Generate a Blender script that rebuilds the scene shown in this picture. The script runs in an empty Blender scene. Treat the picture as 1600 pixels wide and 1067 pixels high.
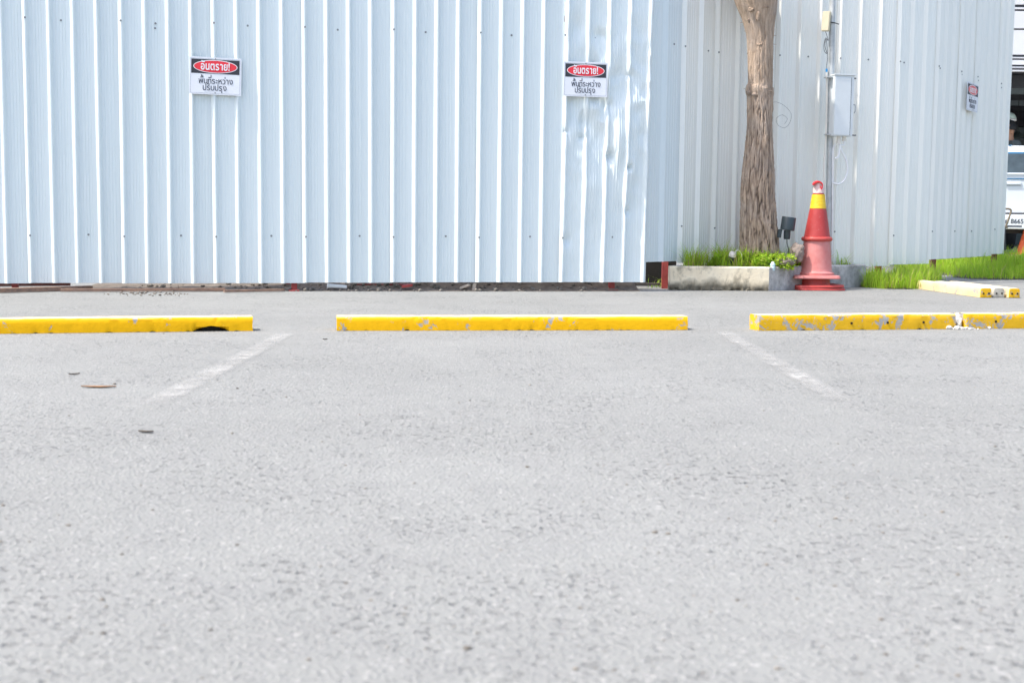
import bpy, bmesh, math, random
import numpy as np
from mathutils import Vector, Matrix, Quaternion, noise
R = math.radians
random.seed(7)
S = bpy.context.scene
C = S.collection

# ------------------------------------------------------------------ camera
F = 2050.0                       # focal length in photo pixels (photo is 1600 wide)
CAMH = 0.65
PITCH = math.atan(191.5 / F)
ROLL = R(0.6)
cam_d = bpy.data.cameras.new('camera')
cam = bpy.data.objects.new('camera', cam_d)
C.objects.link(cam)
S.camera = cam
cam_d.sensor_width = 36.0
cam_d.lens = F / 1600 * 36
cam_d.clip_start = 0.05
cam_d.clip_end = 900
CM = Matrix.Translation((0, 0, CAMH)) @ Matrix.Rotation(R(90) - PITCH, 4, 'X') @ Matrix.Rotation(ROLL, 4, 'Z')
cam.matrix_world = CM
cam_d.dof.use_dof = True
cam_d.dof.focus_distance = 10.0
cam_d.dof.aperture_fstop = 5.6

# ------------------------------------------------------------------ light
SUN_EL, SUN_A = R(59), R(20)     # sun from the left, a little towards the camera's side
sdir = Vector((-math.cos(SUN_EL) * math.cos(SUN_A), -math.cos(SUN_EL) * math.sin(SUN_A), math.sin(SUN_EL)))
W = bpy.data.worlds.new('World'); S.world = W; W.use_nodes = True
wn = W.node_tree.nodes
sky = wn.new('ShaderNodeTexSky'); sky.sky_type = 'NISHITA'; sky.sun_disc = False
sky.sun_elevation = SUN_EL
sky.sun_rotation = math.atan2(sdir.x, sdir.y)
sky.dust_density = 3.0; sky.air_density = 1.0; sky.ozone_density = 1.0
wn['Background'].inputs[1].default_value = 0.15
W.node_tree.links.new(sky.outputs[0], wn['Background'].inputs[0])
sun_d = bpy.data.lights.new('sun', 'SUN'); sun = bpy.data.objects.new('sun', sun_d); C.objects.link(sun)
sun_d.energy = 2.7; sun_d.angle = R(1.5); sun_d.color = (1.0, 0.95, 0.87)
sun.rotation_euler = (-sdir).to_track_quat('-Z', 'Y').to_euler()
sun.location = sdir * 60
S.cycles.max_bounces = 6; S.cycles.diffuse_bounces = 3; S.cycles.adaptive_threshold = 0.02
S.view_settings.view_transform = 'Standard'; S.view_settings.look = 'None'
S.view_settings.exposure = 1.12; S.view_settings.gamma = 1.0

# ------------------------------------------------------------------ pixel helpers
CR = CM.to_3x3()
def ray(px, py):
    return (CR @ Vector(((px - 800) / F, -(py - 533.5) / F, -1))).normalized()
O = Vector((0, 0, CAMH))
def gp(px, py, z=0.0):                       # pixel -> point on the level z
    d = ray(px, py); return O + d * ((z - CAMH) / d.z)
def hit(px, py, p0, n):                      # pixel -> point on a plane
    d = ray(px, py); return O + d * ((Vector(p0) - O).dot(n) / d.dot(n))
def at(px, py, y):                           # pixel -> point at the depth y
    d = ray(px, py); return O + d * (y / d.y)

# ------------------------------------------------------------------ objects
def world(o):
    m = o.matrix_basis.copy()
    while o.parent:
        o = o.parent; m = o.matrix_basis @ m
    return m
def tag(o, label=None, cat=None, group=None, kind=None):
    if label: o['label'] = label
    if cat: o['category'] = cat
    if group: o['group'] = group
    if kind: o['kind'] = kind
    return o
def thing(name, loc, label, cat, group=None, rz=0.0):
    o = bpy.data.objects.new(name, None); C.objects.link(o)
    o.location = loc; o.rotation_euler = (0, 0, rz); o.empty_display_size = 0.1
    return tag(o, label, cat, group)
def link(name, me, mat=None, parent=None, local=False):
    o = bpy.data.objects.new(name, me); C.objects.link(o)
    if mat is not None and not me.materials: me.materials.append(mat)
    if parent is not None:
        if not local: me.transform(world(parent).inverted())
        o.parent = parent
    return o
class MB:
    def __init__(s): s.v = []; s.f = []
    def add(s, vs, fs):
        b = len(s.v); s.v += [tuple(v) for v in vs]; s.f += [tuple(i + b for i in f) for f in fs]; return s
    def box(s, c, d, M=None, taper=1.0):
        x, y, z = d[0] / 2, d[1] / 2, d[2] / 2
        vs = [(sx * x * (taper if sz > 0 else 1), sy * y * (taper if sz > 0 else 1), sz * z) for sz in (-1, 1) for sy in (-1, 1) for sx in (-1, 1)]
        vs = [Vector(v) for v in vs]
        if M is not None: vs = [M.to_3x3() @ v for v in vs]
        vs = [v + Vector(c) for v in vs]
        return s.add(vs, [(0, 2, 3, 1), (4, 5, 7, 6), (0, 1, 5, 4), (2, 6, 7, 3), (0, 4, 6, 2), (1, 3, 7, 5)])
    def lathe(s, prof, c=(0, 0, 0), n=32, M=None, jit=0.0, cap=True):
        vs = []; fs = []
        for r, z in prof:
            for k in range(n):
                a = 2 * math.pi * k / n
                vs.append(Vector((r * math.cos(a), r * math.sin(a), z)))
        for i in range(len(prof) - 1):
            for k in range(n):
                k2 = (k + 1) % n
                fs.append((i * n + k, i * n + k2, (i + 1) * n + k2, (i + 1) * n + k))
        if cap:
            fs.append(tuple(range(n - 1, -1, -1))); fs.append(tuple((len(prof) - 1) * n + k for k in range(n)))
        if M is not None: vs = [M.to_3x3() @ v for v in vs]
        return s.add([v + Vector(c) for v in vs], fs)
    def tube(s, pts, r, n=8):
        pts = [Vector(p) for p in pts]
        rs = r if isinstance(r, (list, tuple)) else [r] * len(pts)
        vs = []; fs = []; ref = Vector((0.31, 0.57, 0.76))
        for i, p in enumerate(pts):
            t = (pts[min(i + 1, len(pts) - 1)] - pts[max(i - 1, 0)]).normalized()
            if abs(t.dot(ref)) > 0.95: ref = Vector((0.9, -0.3, 0.1)).normalized()
            a = t.cross(ref).normalized(); b = t.cross(a); ref = -t.cross(a).cross(t).normalized() if False else ref
            for k in range(n):
                w = 2 * math.pi * k / n
                vs.append(p + (a * math.cos(w) + b * math.sin(w)) * rs[i])
        for i in range(len(pts) - 1):
            for k in range(n):
                k2 = (k + 1) % n
                fs.append((i * n + k, i * n + k2, (i + 1) * n + k2, (i + 1) * n + k))
        fs.append(tuple(range(n - 1, -1, -1))); fs.append(tuple((len(pts) - 1) * n + k for k in range(n)))
        return s.add(vs, fs)
    def prism(s, poly, z0, z1):
        n = len(poly)
        return s.add([(x, y, z0) for x, y in poly] + [(x, y, z1) for x, y in poly],
                     [tuple(range(n - 1, -1, -1)), tuple(range(n, 2 * n))] + [(i, (i + 1) % n, n + (i + 1) % n, n + i) for i in range(n)])
    def mesh(s, name, smooth=None):
        me = bpy.data.meshes.new(name); me.from_pydata(s.v, [], s.f); me.update()
        if smooth is not None:
            me.polygons.foreach_set('use_smooth', [True] * len(me.polygons))
            me.set_sharp_from_angle(angle=R(smooth))
        return me
    def build(s, name, mat, parent=None, smooth=None, bevel=0.0):
        me = s.mesh(name, smooth if not bevel else None)
        if bevel:
            bm = bmesh.new(); bm.from_mesh(me)
            bmesh.ops.recalc_face_normals(bm, faces=bm.faces)
            bmesh.ops.bevel(bm, geom=list(bm.edges), offset=bevel, segments=2, affect='EDGES', clamp_overlap=True)
            bm.to_mesh(me); bm.free()
            if smooth is not None:
                me.polygons.foreach_set('use_smooth', [True] * len(me.polygons)); me.set_sharp_from_angle(angle=R(smooth))
        return link(name, me, mat, parent)
def bez(p, n=20):
    p = [Vector(q) for q in p]; out = []
    for i in range(len(p) - 1):
        a, b, c, d = p[max(i - 1, 0)], p[i], p[i + 1], p[min(i + 2, len(p) - 1)]
        for k in range(n):
            t = k / n
            out.append(0.5 * ((2 * b) + (c - a) * t + (2 * a - 5 * b + 4 * c - d) * t * t + (3 * b - a - 3 * c + d) * t ** 3))
    return out + [p[-1]]

# ------------------------------------------------------------------ materials
class NT:
    def __init__(s, name, rough=0.6, metal=0.0):
        s.m = bpy.data.materials.new(name); s.m.use_nodes = True
        s.t = s.m.node_tree; s.b = s.t.nodes['Principled BSDF']
        s.b.inputs['Roughness'].default_value = rough; s.b.inputs['Metallic'].default_value = metal
        s.co = s.t.nodes.new('ShaderNodeTexCoord')
    def n(s, kind, **k):
        x = s.t.nodes.new(kind)
        for a, v in k.items(): setattr(x, a, v)
        return x
    def l(s, a, b): s.t.links.new(a, b)
    def vec(s, scale=(1, 1, 1), src='Object'):
        m = s.n('ShaderNodeMapping'); m.inputs['Scale'].default_value = scale; s.l(s.co.outputs[src], m.inputs[0]); return m.outputs[0]
    def noise(s, scale, detail=5, rough=0.55, vs=(1, 1, 1), dist=0.0):
        x = s.n('ShaderNodeTexNoise'); x.inputs['Scale'].default_value = scale; x.inputs['Detail'].default_value = detail
        x.inputs['Roughness'].default_value = rough; x.inputs['Distortion'].default_value = dist
        s.l(s.vec(vs), x.inputs['Vector']); return x.outputs['Fac']
    def voro(s, scale, out='Distance', feature='F1', vs=(1, 1, 1)):
        x = s.n('ShaderNodeTexVoronoi'); x.feature = feature; x.inputs['Scale'].default_value = scale
        s.l(s.vec(vs), x.inputs['Vector']); return x.outputs[out]
    def ramp(s, fac, stops):
        x = s.n('ShaderNodeValToRGB'); e = x.color_ramp.elements
        while len(e) < len(stops): e.new(0.5)
        for i, (p, c) in enumerate(stops):
            e[i].position = p; e[i].color = (c, c, c, 1) if isinstance(c, (int, float)) else (*c, 1)
        s.l(fac, x.inputs[0]); return x.outputs[0]
    def mix(s, fac, a, b, mode='MIX'):
        x = s.n('ShaderNodeMix', data_type='RGBA', blend_type=mode)
        for sock, v in ((x.inputs[0], fac), (x.inputs[6], a), (x.inputs[7], b)):
            if isinstance(v, bpy.types.NodeSocket): s.l(v, sock)
            elif isinstance(v, (int, float)): sock.default_value = v if sock.type == 'VALUE' else (v, v, v, 1)
            else: sock.default_value = (*v, 1)
        return x.outputs[2]
    def math(s, op, a, b=0.0, clamp=False):
        x = s.n('ShaderNodeMath', operation=op, use_clamp=clamp)
        for sock, v in ((x.inputs[0], a), (x.inputs[1], b)):
            if isinstance(v, bpy.types.NodeSocket): s.l(v, sock)
            else: sock.default_value = v
        return x.outputs[0]
    def color(s, c):
        if isinstance(c, bpy.types.NodeSocket): s.l(c, s.b.inputs['Base Color'])
        else: s.b.inputs['Base Color'].default_value = (*c, 1)
        return s
    def bump(s, h, strength=0.5, dist=0.01):
        x = s.n('ShaderNodeBump'); x.inputs['Strength'].default_value = strength; x.inputs['Distance'].default_value = dist
        s.l(h, x.inputs['Height']); s.l(x.outputs[0], s.b.inputs['Normal']); return s
    def rough(s, v):
        s.l(v, s.b.inputs['Roughness']) if isinstance(v, bpy.types.NodeSocket) else None; return s

def simple(name, col, rough=0.6, metal=0.0, var=0.25, scale=8.0, bump=0.0):
    t = NT(name, rough, metal)
    nz = t.noise(scale, 6, 0.6)
    t.color(t.mix(t.ramp(nz, [(0.3, 0.0), (0.7, 1.0)]), tuple(c * (1 - var) for c in col), tuple(min(1, c * (1 + var * 0.5)) for c in col)))
    if bump: t.bump(nz, bump, 0.004)
    return t.m
M = {}
def m_asphalt():
    t = NT('asphalt', 0.92)
    big = t.noise(0.55, 2, 0.5); mid = t.noise(5.0, 3, 0.6); fine = t.noise(60, 2, 0.65)
    st = t.voro(95, 'Color'); sd = t.voro(95, 'Distance')
    st2 = t.voro(42, 'Color'); sd2 = t.voro(42, 'Distance')
    sep = t.n('ShaderNodeSeparateColor'); t.l(st, sep.inputs[0])
    sep2 = t.n('ShaderNodeSeparateColor'); t.l(st2, sep2.inputs[0])
    base = t.mix(t.ramp(big, [(0.35, 0.0), (0.65, 1.0)]), (0.214, 0.217, 0.207), (0.242, 0.245, 0.234))
    base = t.mix(t.math('MULTIPLY', t.ramp(mid, [(0.35, 0.0), (0.7, 1.0)]), 0.35), base, (0.190, 0.190, 0.187))
    # single stones, lighter and darker than the binder
    lightm = t.math('MULTIPLY', t.ramp(sep.outputs[0], [(0.72, 0.0), (0.9, 1.0)]), t.ramp(sd, [(0.3, 1.0), (0.5, 0.0)]))
    base = t.mix(t.math('MULTIPLY', lightm, 0.5), base, (0.40, 0.39, 0.375))
    darkm = t.math('MULTIPLY', t.ramp(sep.outputs[1], [(0.7, 0.0), (0.9, 1.0)]), t.ramp(sd, [(0.3, 1.0), (0.5, 0.0)]))
    base = t.mix(t.math('MULTIPLY', darkm, 0.55), base, (0.10, 0.10, 0.10))
    # pits between the stones, in drifts
    drift = t.ramp(t.noise(1.7, 3, 0.6), [(0.42, 0.0), (0.66, 1.0)])
    pit = t.math('MULTIPLY', t.ramp(sep2.outputs[0], [(0.62, 0.0), (0.70, 1.0)]), t.ramp(t.math('ADD', sd2, t.math('MULTIPLY', fine, 0.6)), [(0.48, 1.0), (0.62, 0.0)]))
    pit = t.math('MULTIPLY', pit, t.math('ADD', t.math('MULTIPLY', drift, 0.75), 0.15))
    base = t.mix(t.math('MULTIPLY', pit, 0.85), base, (0.07, 0.07, 0.07))
    cn = t.n('ShaderNodeTexNoise'); cn.inputs['Scale'].default_value = 38; cn.inputs['Detail'].default_value = 3; cn.inputs['Roughness'].default_value = 0.6; cn.inputs['Distortion'].default_value = 0.3; t.l(t.vec(), cn.inputs['Vector'])
    dip = t.math('MULTIPLY', t.ramp(t.math('ABSOLUTE', t.math('SUBTRACT', cn.outputs['Fac'], 0.36)), [(0.010, 1.0), (0.035, 0.0)]), drift)   # fine crevices
    pit = t.math('MAXIMUM', t.math('MULTIPLY', pit, 0.75), t.math('MULTIPLY', dip, 0.7))
    base = t.mix(t.math('MULTIPLY', dip, 0.5), base, (0.085, 0.085, 0.085))
    soft = t.ramp(t.noise(11, 3, 0.6), [(0.35, 0.0), (0.68, 1.0)])
    base = t.mix(t.math('MULTIPLY', soft, 0.12), base, (0.15, 0.155, 0.152))
    big_l = t.math('MULTIPLY', t.ramp(sep2.outputs[1], [(0.93, 0.0), (0.95, 1.0)]), t.ramp(sd2, [(0.22, 1.0), (0.36, 0.0)]))
    base = t.mix(t.math('MULTIPLY', big_l, 0.3), base, (0.52, 0.50, 0.48))
    t.color(base)
    h = t.math('ADD', t.math('MULTIPLY', t.ramp(sd, [(0.0, 1.0), (0.6, 0.0)]), 0.35), t.math('MULTIPLY', fine, 0.55))
    h = t.math('ADD', h, t.math('MULTIPLY', mid, 0.6))
    h = t.math('SUBTRACT', h, t.math('MULTIPLY', pit, 1.6))
    t.bump(h, 0.85, 0.008)
    return t.m
M['asphalt'] = m_asphalt()
def m_sheet(name, a, b, metal=0.12, rough=0.4):
    t = NT(name, rough, metal)
    oi = t.n('ShaderNodeObjectInfo')
    lines = t.noise(1.0, 3, 0.7, (120, 120, 0.15)); broad = t.noise(1.0, 4, 0.6, (3, 3, 0.6)); dirt = t.noise(14, 6, 0.7)
    c = t.mix(t.ramp(lines, [(0.3, 0.0), (0.7, 1.0)]), a, b)
    c = t.mix(t.math('MULTIPLY', t.ramp(broad, [(0.4, 0.0), (0.75, 1.0)]), 0.16), c, tuple(x * 0.86 for x in a))
    c = t.mix(t.math('MULTIPLY', oi.outputs['Random'], 0.12), c, tuple(x * 0.85 for x in a))
    c = t.mix(t.math('MULTIPLY', t.ramp(dirt, [(0.6, 0.0), (0.8, 1.0)]), 0.10), c, (0.45, 0.43, 0.38))
    t.color(c); t.bump(t.noise(1.0, 2, 0.5, (2.2, 2.2, 1.1)), 0.25, 0.01)
    return t.m
M['sheet'] = m_sheet('coated_steel_sheet', (0.72, 0.79, 0.80), (0.79, 0.85, 0.85))
M['sheet_b'] = m_sheet('pale_steel_sheet', (0.88, 0.88, 0.82), (0.92, 0.92, 0.865))
def m_paint(name, col, fade, worn, top_glare_wear=True, conc=(0.36, 0.345, 0.325)):
    t = NT(name, 0.75); t.b.inputs['Specular IOR Level'].default_value = 0.2
    n1 = t.noise(9 if worn > .7 else 13, 7, 0.7, dist=0.4); n2 = t.noise(42, 5, 0.7); n3 = t.noise(2.2, 3, 0.5)
    c = t.mix(t.ramp(n3, [(0.35, 0.0), (0.7, 1.0)]), col, fade)
    c = t.mix(t.math('MULTIPLY', t.ramp(n2, [(0.5, 0.0), (0.75, 1.0)]), 0.25), c, tuple(x * 0.6 for x in col))
    chip = t.ramp(t.math('ADD', n1, t.math('MULTIPLY', n2, 0.25)), [(worn, 0.0), (worn + 0.03, 1.0)])
    c = t.mix(chip, c, t.mix(n2, tuple(x * 0.75 for x in conc), tuple(min(1, x * 1.25) for x in conc)))
    if top_glare_wear:                         # top face coloured pale cream: sun glare painted in, along with worn paint
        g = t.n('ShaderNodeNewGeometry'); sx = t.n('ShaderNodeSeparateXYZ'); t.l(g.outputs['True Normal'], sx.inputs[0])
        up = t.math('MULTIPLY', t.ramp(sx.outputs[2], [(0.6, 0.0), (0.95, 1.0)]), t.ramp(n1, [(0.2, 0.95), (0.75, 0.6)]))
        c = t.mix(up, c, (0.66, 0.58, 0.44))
    t.color(c); t.bump(t.math('SUBTRACT', n2, t.math('MULTIPLY', chip, 0.7)), 0.5, 0.004)
    return t.m
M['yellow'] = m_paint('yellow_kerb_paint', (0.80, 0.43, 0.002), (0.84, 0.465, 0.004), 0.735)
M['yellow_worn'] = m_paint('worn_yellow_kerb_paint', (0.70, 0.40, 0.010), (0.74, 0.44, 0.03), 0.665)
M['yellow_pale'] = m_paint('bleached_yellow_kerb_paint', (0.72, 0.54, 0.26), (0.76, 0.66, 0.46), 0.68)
M['kerb_concrete'] = simple('weathered_kerb_concrete', (0.52, 0.49, 0.42), 0.9, var=0.35, scale=14, bump=0.5)
M['dark_hole'] = simple('hole_shade', (0.02, 0.018, 0.016), 1.0)  # near-black colour stands in for the shade inside holes
def m_bark():
    t = NT('bark', 0.95)
    at_ = t.n('ShaderNodeAttribute', attribute_name='fissure')
    n1 = t.noise(1.0, 6, 0.65, (26, 26, 4.0)); n2 = t.noise(80, 5, 0.7); n3 = t.noise(3.5, 4, 0.6)
    c = t.mix(t.ramp(n1, [(0.3, 0.0), (0.7, 1.0)]), (0.33, 0.235, 0.16), (0.72, 0.55, 0.41))
    c = t.mix(t.math('MULTIPLY', t.ramp(n3, [(0.45, 0.0), (0.68, 1.0)]), 0.55), c, (0.43, 0.38, 0.345))
    c = t.mix(t.math('MULTIPLY', n2, 0.35), c, (0.22, 0.16, 0.125))
    c = t.mix(t.math('MULTIPLY', at_.outputs['Fac'], 0.92), c, (0.075, 0.05, 0.035))
    t.color(c); t.bump(t.math('ADD', n1, t.math('MULTIPLY', n2, 0.5)), 0.9, 0.015)
    return t.m
M['bark'] = m_bark()
def m_blade():
    t = NT('grass_blade', 0.55)
    a = t.n('ShaderNodeAttribute', attribute_name='tint')
    c = t.ramp(a.outputs['Fac'], [(0.0, (0.19, 0.36, 0.02)), (0.45, (0.37, 0.60, 0.035)), (0.8, (0.52, 0.66, 0.07)), (0.9, (0.40, 0.38, 0.10)), (1.0, (0.50, 0.38, 0.20))])
    t.color(c); t.b.inputs['Transmission Weight'].default_value = 0.0
    tr = t.n('ShaderNodeBsdfTranslucent'); t.l(c, tr.inputs[0]); ms = t.n('ShaderNodeMixShader'); ms.inputs[0].default_value = 0.5
    t.l(t.b.outputs[0], ms.inputs[1]); t.l(tr.outputs[0], ms.inputs[2]); t.l(ms.outputs[0], t.t.nodes['Material Output'].inputs[0])
    return t.m
M['blade'] = m_blade()
def m_planter():
    t = NT('limewashed_concrete', 0.9)
    n1 = t.noise(5, 6, 0.65); n2 = t.noise(24, 6, 0.7); n3 = t.noise(1.0, 4, 0.6, (9, 9, 5), 0.5)
    sx = t.n('ShaderNodeSeparateXYZ'); t.l(t.co.outputs['Object'], sx.inputs[0])
    c = t.mix(t.ramp(n1, [(0.3, 0.0), (0.7, 1.0)]), (0.74, 0.63, 0.45), (0.88, 0.78, 0.59))
    stain = t.ramp(n3, [(0.52, 0.0), (0.66, 1.0)])
    c = t.mix(t.math('MULTIPLY', stain, 0.7), c, (0.22, 0.19, 0.14))
    splash = t.ramp(t.math('ADD', sx.outputs[2], t.math('ADD', t.math('MULTIPLY', n1, -0.20), 0.16)), [(0.095, 1.0), (0.165, 0.0)])   # mould creeping up from the ground
    c = t.mix(t.math('MULTIPLY', splash, 0.9), c, (0.11, 0.095, 0.065))
    c = t.mix(t.math('MULTIPLY', t.ramp(n2, [(0.55, 0.0), (0.75, 1.0)]), 0.35), c, (0.3, 0.27, 0.21))
    t.color(c); t.bump(t.math('ADD', n2, n1), 0.6, 0.008)
    return t.m
M['limewash'] = m_planter()
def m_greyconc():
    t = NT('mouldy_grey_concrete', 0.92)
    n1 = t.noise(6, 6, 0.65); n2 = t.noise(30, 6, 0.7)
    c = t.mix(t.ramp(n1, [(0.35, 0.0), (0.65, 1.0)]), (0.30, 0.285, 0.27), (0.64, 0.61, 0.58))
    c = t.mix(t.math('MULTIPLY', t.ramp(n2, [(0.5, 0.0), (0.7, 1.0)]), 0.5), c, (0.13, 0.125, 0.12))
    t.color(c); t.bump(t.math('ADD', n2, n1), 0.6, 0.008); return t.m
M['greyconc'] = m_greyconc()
def m_cone(name, col, fade, amt):
    t = NT(name, 0.5)
    n1 = t.noise(7, 6, 0.65); n2 = t.noise(38, 5, 0.7)
    c = t.mix(t.math('MULTIPLY', t.ramp(n1, [(0.3, 0.2), (0.7, 1.0)]), amt), col, fade)
    c = t.mix(t.math('MULTIPLY', t.ramp(n2, [(0.58, 0.0), (0.74, 1.0)]), 0.4), c, (0.42, 0.22, 0.2))
    t.color(c); t.bump(n1, 0.2, 0.01); return t.m
M['cone_red'] = m_cone('red_cone_plastic', (0.36, 0.026, 0.024), (0.44, 0.06, 0.055), 0.6)
M['cone_pink'] = m_cone('sun_faded_pink_plastic', (0.52, 0.125, 0.11), (0.62, 0.29, 0.27), 0.85)
M['cone_coral'] = m_cone('coral_cone_plastic', (0.44, 0.042, 0.035), (0.54, 0.095, 0.078), 0.6)
M['cone_tip'] = simple('bleached_plastic_tip', (0.80, 0.58, 0.55), 0.6, var=0.2, scale=30)
M['cone_orange'] = simple('orange_cone_plastic', (0.72, 0.13, 0.04), 0.5)
def m_tape():
    t = NT('yellow_wrapped_tape', 0.45)
    n1 = t.noise(1.0, 5, 0.65, (10, 10, 70), 1.2)
    t.color(t.mix(t.ramp(n1, [(0.35, 0.0), (0.65, 1.0)]), (0.70, 0.42, 0.008), (0.88, 0.62, 0.03))); t.bump(n1, 0.8, 0.006); return t.m
M['tape'] = m_tape()
M['red_rag'] = simple('red_plastic_strip', (0.68, 0.02, 0.025), 0.5)
M['red_steel'] = simple('red_oxide_steel', (0.36, 0.055, 0.045), 0.6, var=0.4, scale=20, bump=0.3)
M['brown_steel'] = simple('brown_oxide_steel', (0.14, 0.045, 0.035), 0.7, var=0.4, scale=20)
def m_rust():
    t = NT('rusty_steel', 0.85)
    n1 = t.noise(1.0, 6, 0.7, (4, 30, 30)); n2 = t.noise(30, 5, 0.7)
    c = t.mix(t.ramp(n1, [(0.35, 0.0), (0.65, 1.0)]), (0.13, 0.065, 0.04), (0.34, 0.17, 0.09))
    t.color(t.mix(t.math('MULTIPLY', n2, 0.4), c, (0.42, 0.36, 0.32))); t.bump(n2, 0.6, 0.004); return t.m
M['rust'] = m_rust()
M['screw'] = simple('dull_screw_head', (0.30, 0.31, 0.32), 0.5, 0.6)
M['sign_white'] = simple('white_sign_plate', (0.80, 0.82, 0.86), 0.45, var=0.05)
M['sign_edge'] = simple('sign_edge_line', (0.42, 0.45, 0.50), 0.5, var=0.05)
M['sign_black'] = simple('black_sign_print', (0.035, 0.037, 0.048), 0.5, var=0.15)
M['sign_red'] = simple('red_sign_print', (0.80, 0.035, 0.055), 0.5, var=0.06)
M['sign_red_faded'] = simple('faded_red_sign_print', (0.80, 0.16, 0.16), 0.5, var=0.06)
M['letter_white'] = simple('white_lettering', (0.85, 0.85, 0.87), 0.5, var=0.02)
M['letter_black'] = simple('dark_lettering', (0.03, 0.04, 0.07), 0.5, var=0.05)
M['galv'] = simple('galvanised_pipe', (0.50, 0.52, 0.52), 0.45, 0.3, var=0.3, scale=9)
M['box_grey'] = simple('pale_grey_enamel', (0.70, 0.74, 0.75), 0.45, var=0.06, scale=6)
M['box_edge'] = simple('enamel_shadow_gap', (0.16, 0.17, 0.17), 0.6)
M['beige'] = simple('beige_plastic', (0.62, 0.56, 0.40), 0.5, var=0.06)
M['cream_pipe'] = simple('cream_conduit', (0.78, 0.75, 0.68), 0.5, var=0.08)
M['white_pipe'] = simple('white_conduit', (0.82, 0.83, 0.83), 0.45, var=0.06)
M['black_plastic'] = simple('black_plastic', (0.03, 0.045, 0.052), 0.42, var=0.2)
M['black_cable'] = simple('black_cable', (0.02, 0.02, 0.02), 0.5)
M['blue_plastic'] = simple('blue_plastic', (0.02, 0.25, 0.55), 0.5)
M['lamp_glass'] = simple('frosted_lamp_face', (0.72, 0.66, 0.62), 0.3, var=0.15)
M['bottle'] = simple('pale_bottle_plastic', (0.55, 0.70, 0.72), 0.25, var=0.1)
M['rock'] = simple('brown_rock', (0.26, 0.21, 0.18), 0.95, var=0.5, scale=18, bump=0.8)
M['soil'] = simple('dark_soil', (0.10, 0.08, 0.06), 1.0, var=0.5, scale=18, bump=0.8)
M['dirt'] = simple('dusty_rubble_dirt', (0.17, 0.14, 0.11), 1.0, var=0.5, scale=12, bump=0.8)
M['stone'] = simple('rubble_stone', (0.22, 0.195, 0.165), 0.95, var=0.6, scale=9)
M['chip'] = simple('white_concrete_chip', (0.66, 0.64, 0.60), 0.95, var=0.3, scale=30, bump=0.6)
M['timber'] = simple('old_timber', (0.18, 0.14, 0.11), 0.9, var=0.5, scale=14)
M['gap_shade'] = simple('gap_shade_black', (0.018, 0.016, 0.015), 0.9, var=0.4, scale=10)  # painted shade for the gaps under the fence
M['pale_timber'] = simple('pale_offcut_wood', (0.52, 0.44, 0.36), 0.9, var=0.3, scale=14)
M['leaf_dry'] = simple('dry_leaf', (0.30, 0.16, 0.07), 0.8, var=0.4, scale=20)
def m_line():
    t = NT('worn_white_road_paint', 0.85)
    n1 = t.noise(9, 6, 0.7); n2 = t.noise(70, 4, 0.7); n3 = t.noise(1.6, 3, 0.5)
    t.color(t.mix(n2, (0.40, 0.40, 0.38), (0.52, 0.51, 0.49)))
    keep = t.math('ADD', t.math('MULTIPLY', n1, 0.6), t.math('ADD', t.math('MULTIPLY', n2, 0.45), t.math('MULTIPLY', n3, 0.55)))
    wr = t.n('ShaderNodeAttribute', attribute_name='wear')
    al = t.math('MULTIPLY', t.ramp(keep, [(0.64, 0.0), (0.98, 0.75)]), wr.outputs['Fac'])
    t.l(al, t.b.inputs['Alpha']); t.bump(n2, 0.5, 0.004); return t.m
M['line'] = m_line()

# ------------------------------------------------------------------ the setting
def sheet(name, poly, z, mat, kind='structure'):
    mb = MB(); mb.add([(x, y, z) for x, y in poly], [tuple(range(len(poly)))])
    return tag(mb.build(name, mat), kind=kind)
sheet('parking_lot', [(-150, -60), (150, -60), (150, 250), (-150, 250)], 0.0, M['asphalt'])
def line_mark(name, p, q, w0, w1):
    p, q = gp(*p), gp(*q); d = (q - p).normalized(); n = Vector((-d.y, d.x, 0))
    N = 60; vs = []; ed = []
    for i in range(N + 1):
        t = i / N; c = p.lerp(q, t); w = (w0 + (w1 - w0) * t) / 2
        for k, e in ((-1.3, 0), (-.55, 1), (.55, 1), (1.3, 0)):
            v = c + n * w * k; vs.append((v.x, v.y, 0.004)); ed.append(e * min(1, i / 4, (N - i) / 9))
    me = MB().add(vs, [(4 * i + j, 4 * i + j + 1, 4 * i + 5 + j, 4 * i + 4 + j) for i in range(N) for j in range(3)]).mesh(name)
    at_ = me.attributes.new('wear', 'FLOAT', 'POINT'); at_.data.foreach_set('value', ed)
    return tag(link(name, me, M['line']), kind='structure')
line_mark('parking_bay_line', (452, 520), (212, 647), 0.10, 0.10)
line_mark('parking_bay_line', (1128, 518), (1345, 645), 0.09, 0.10)

# ------------------------------------------------------------------ metal sheet fence
TH = R(10.3)
A0 = gp(457, 455); A0.z = 0
D1 = Vector((math.cos(TH), math.sin(TH), 0)); N1 = Vector((math.sin(TH), -math.cos(TH), 0))   # N1 looks to the camera
def onfence1(px, py): return hit(px, py, A0, N1)
s_of = lambda p: (p - A0).dot(D1)
rib0, ribN = s_of(onfence1(36, 100)), s_of(onfence1(877, 100))
PITCH_RIB = (ribN - rib0) / 24
RIB = [(0.0, 0.0), (0.026, 0.030), (0.036, 0.030), (0.058, 0.0)]
def profile(length, nrib, endrib=False):
    p = length / nrib; out = []
    for k in range(nrib):
        b = k * p
        for u, h in RIB: out.append((b + u * p / 0.2, h))
        for j, m in enumerate((0.082, 0.108, 0.134, 0.160)):
            for du, h in ((-0.004, 0), (-0.001, 0.0028), (0.001, 0.0028), (0.004, 0)):
                out.append((b + (m + du) * p / 0.2, h))
    if endrib: return out + [(length + u, h) for u, h in RIB]
    out.append((length, 0.0)); out.append((length + 0.020, 0.012))
    return out
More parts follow.
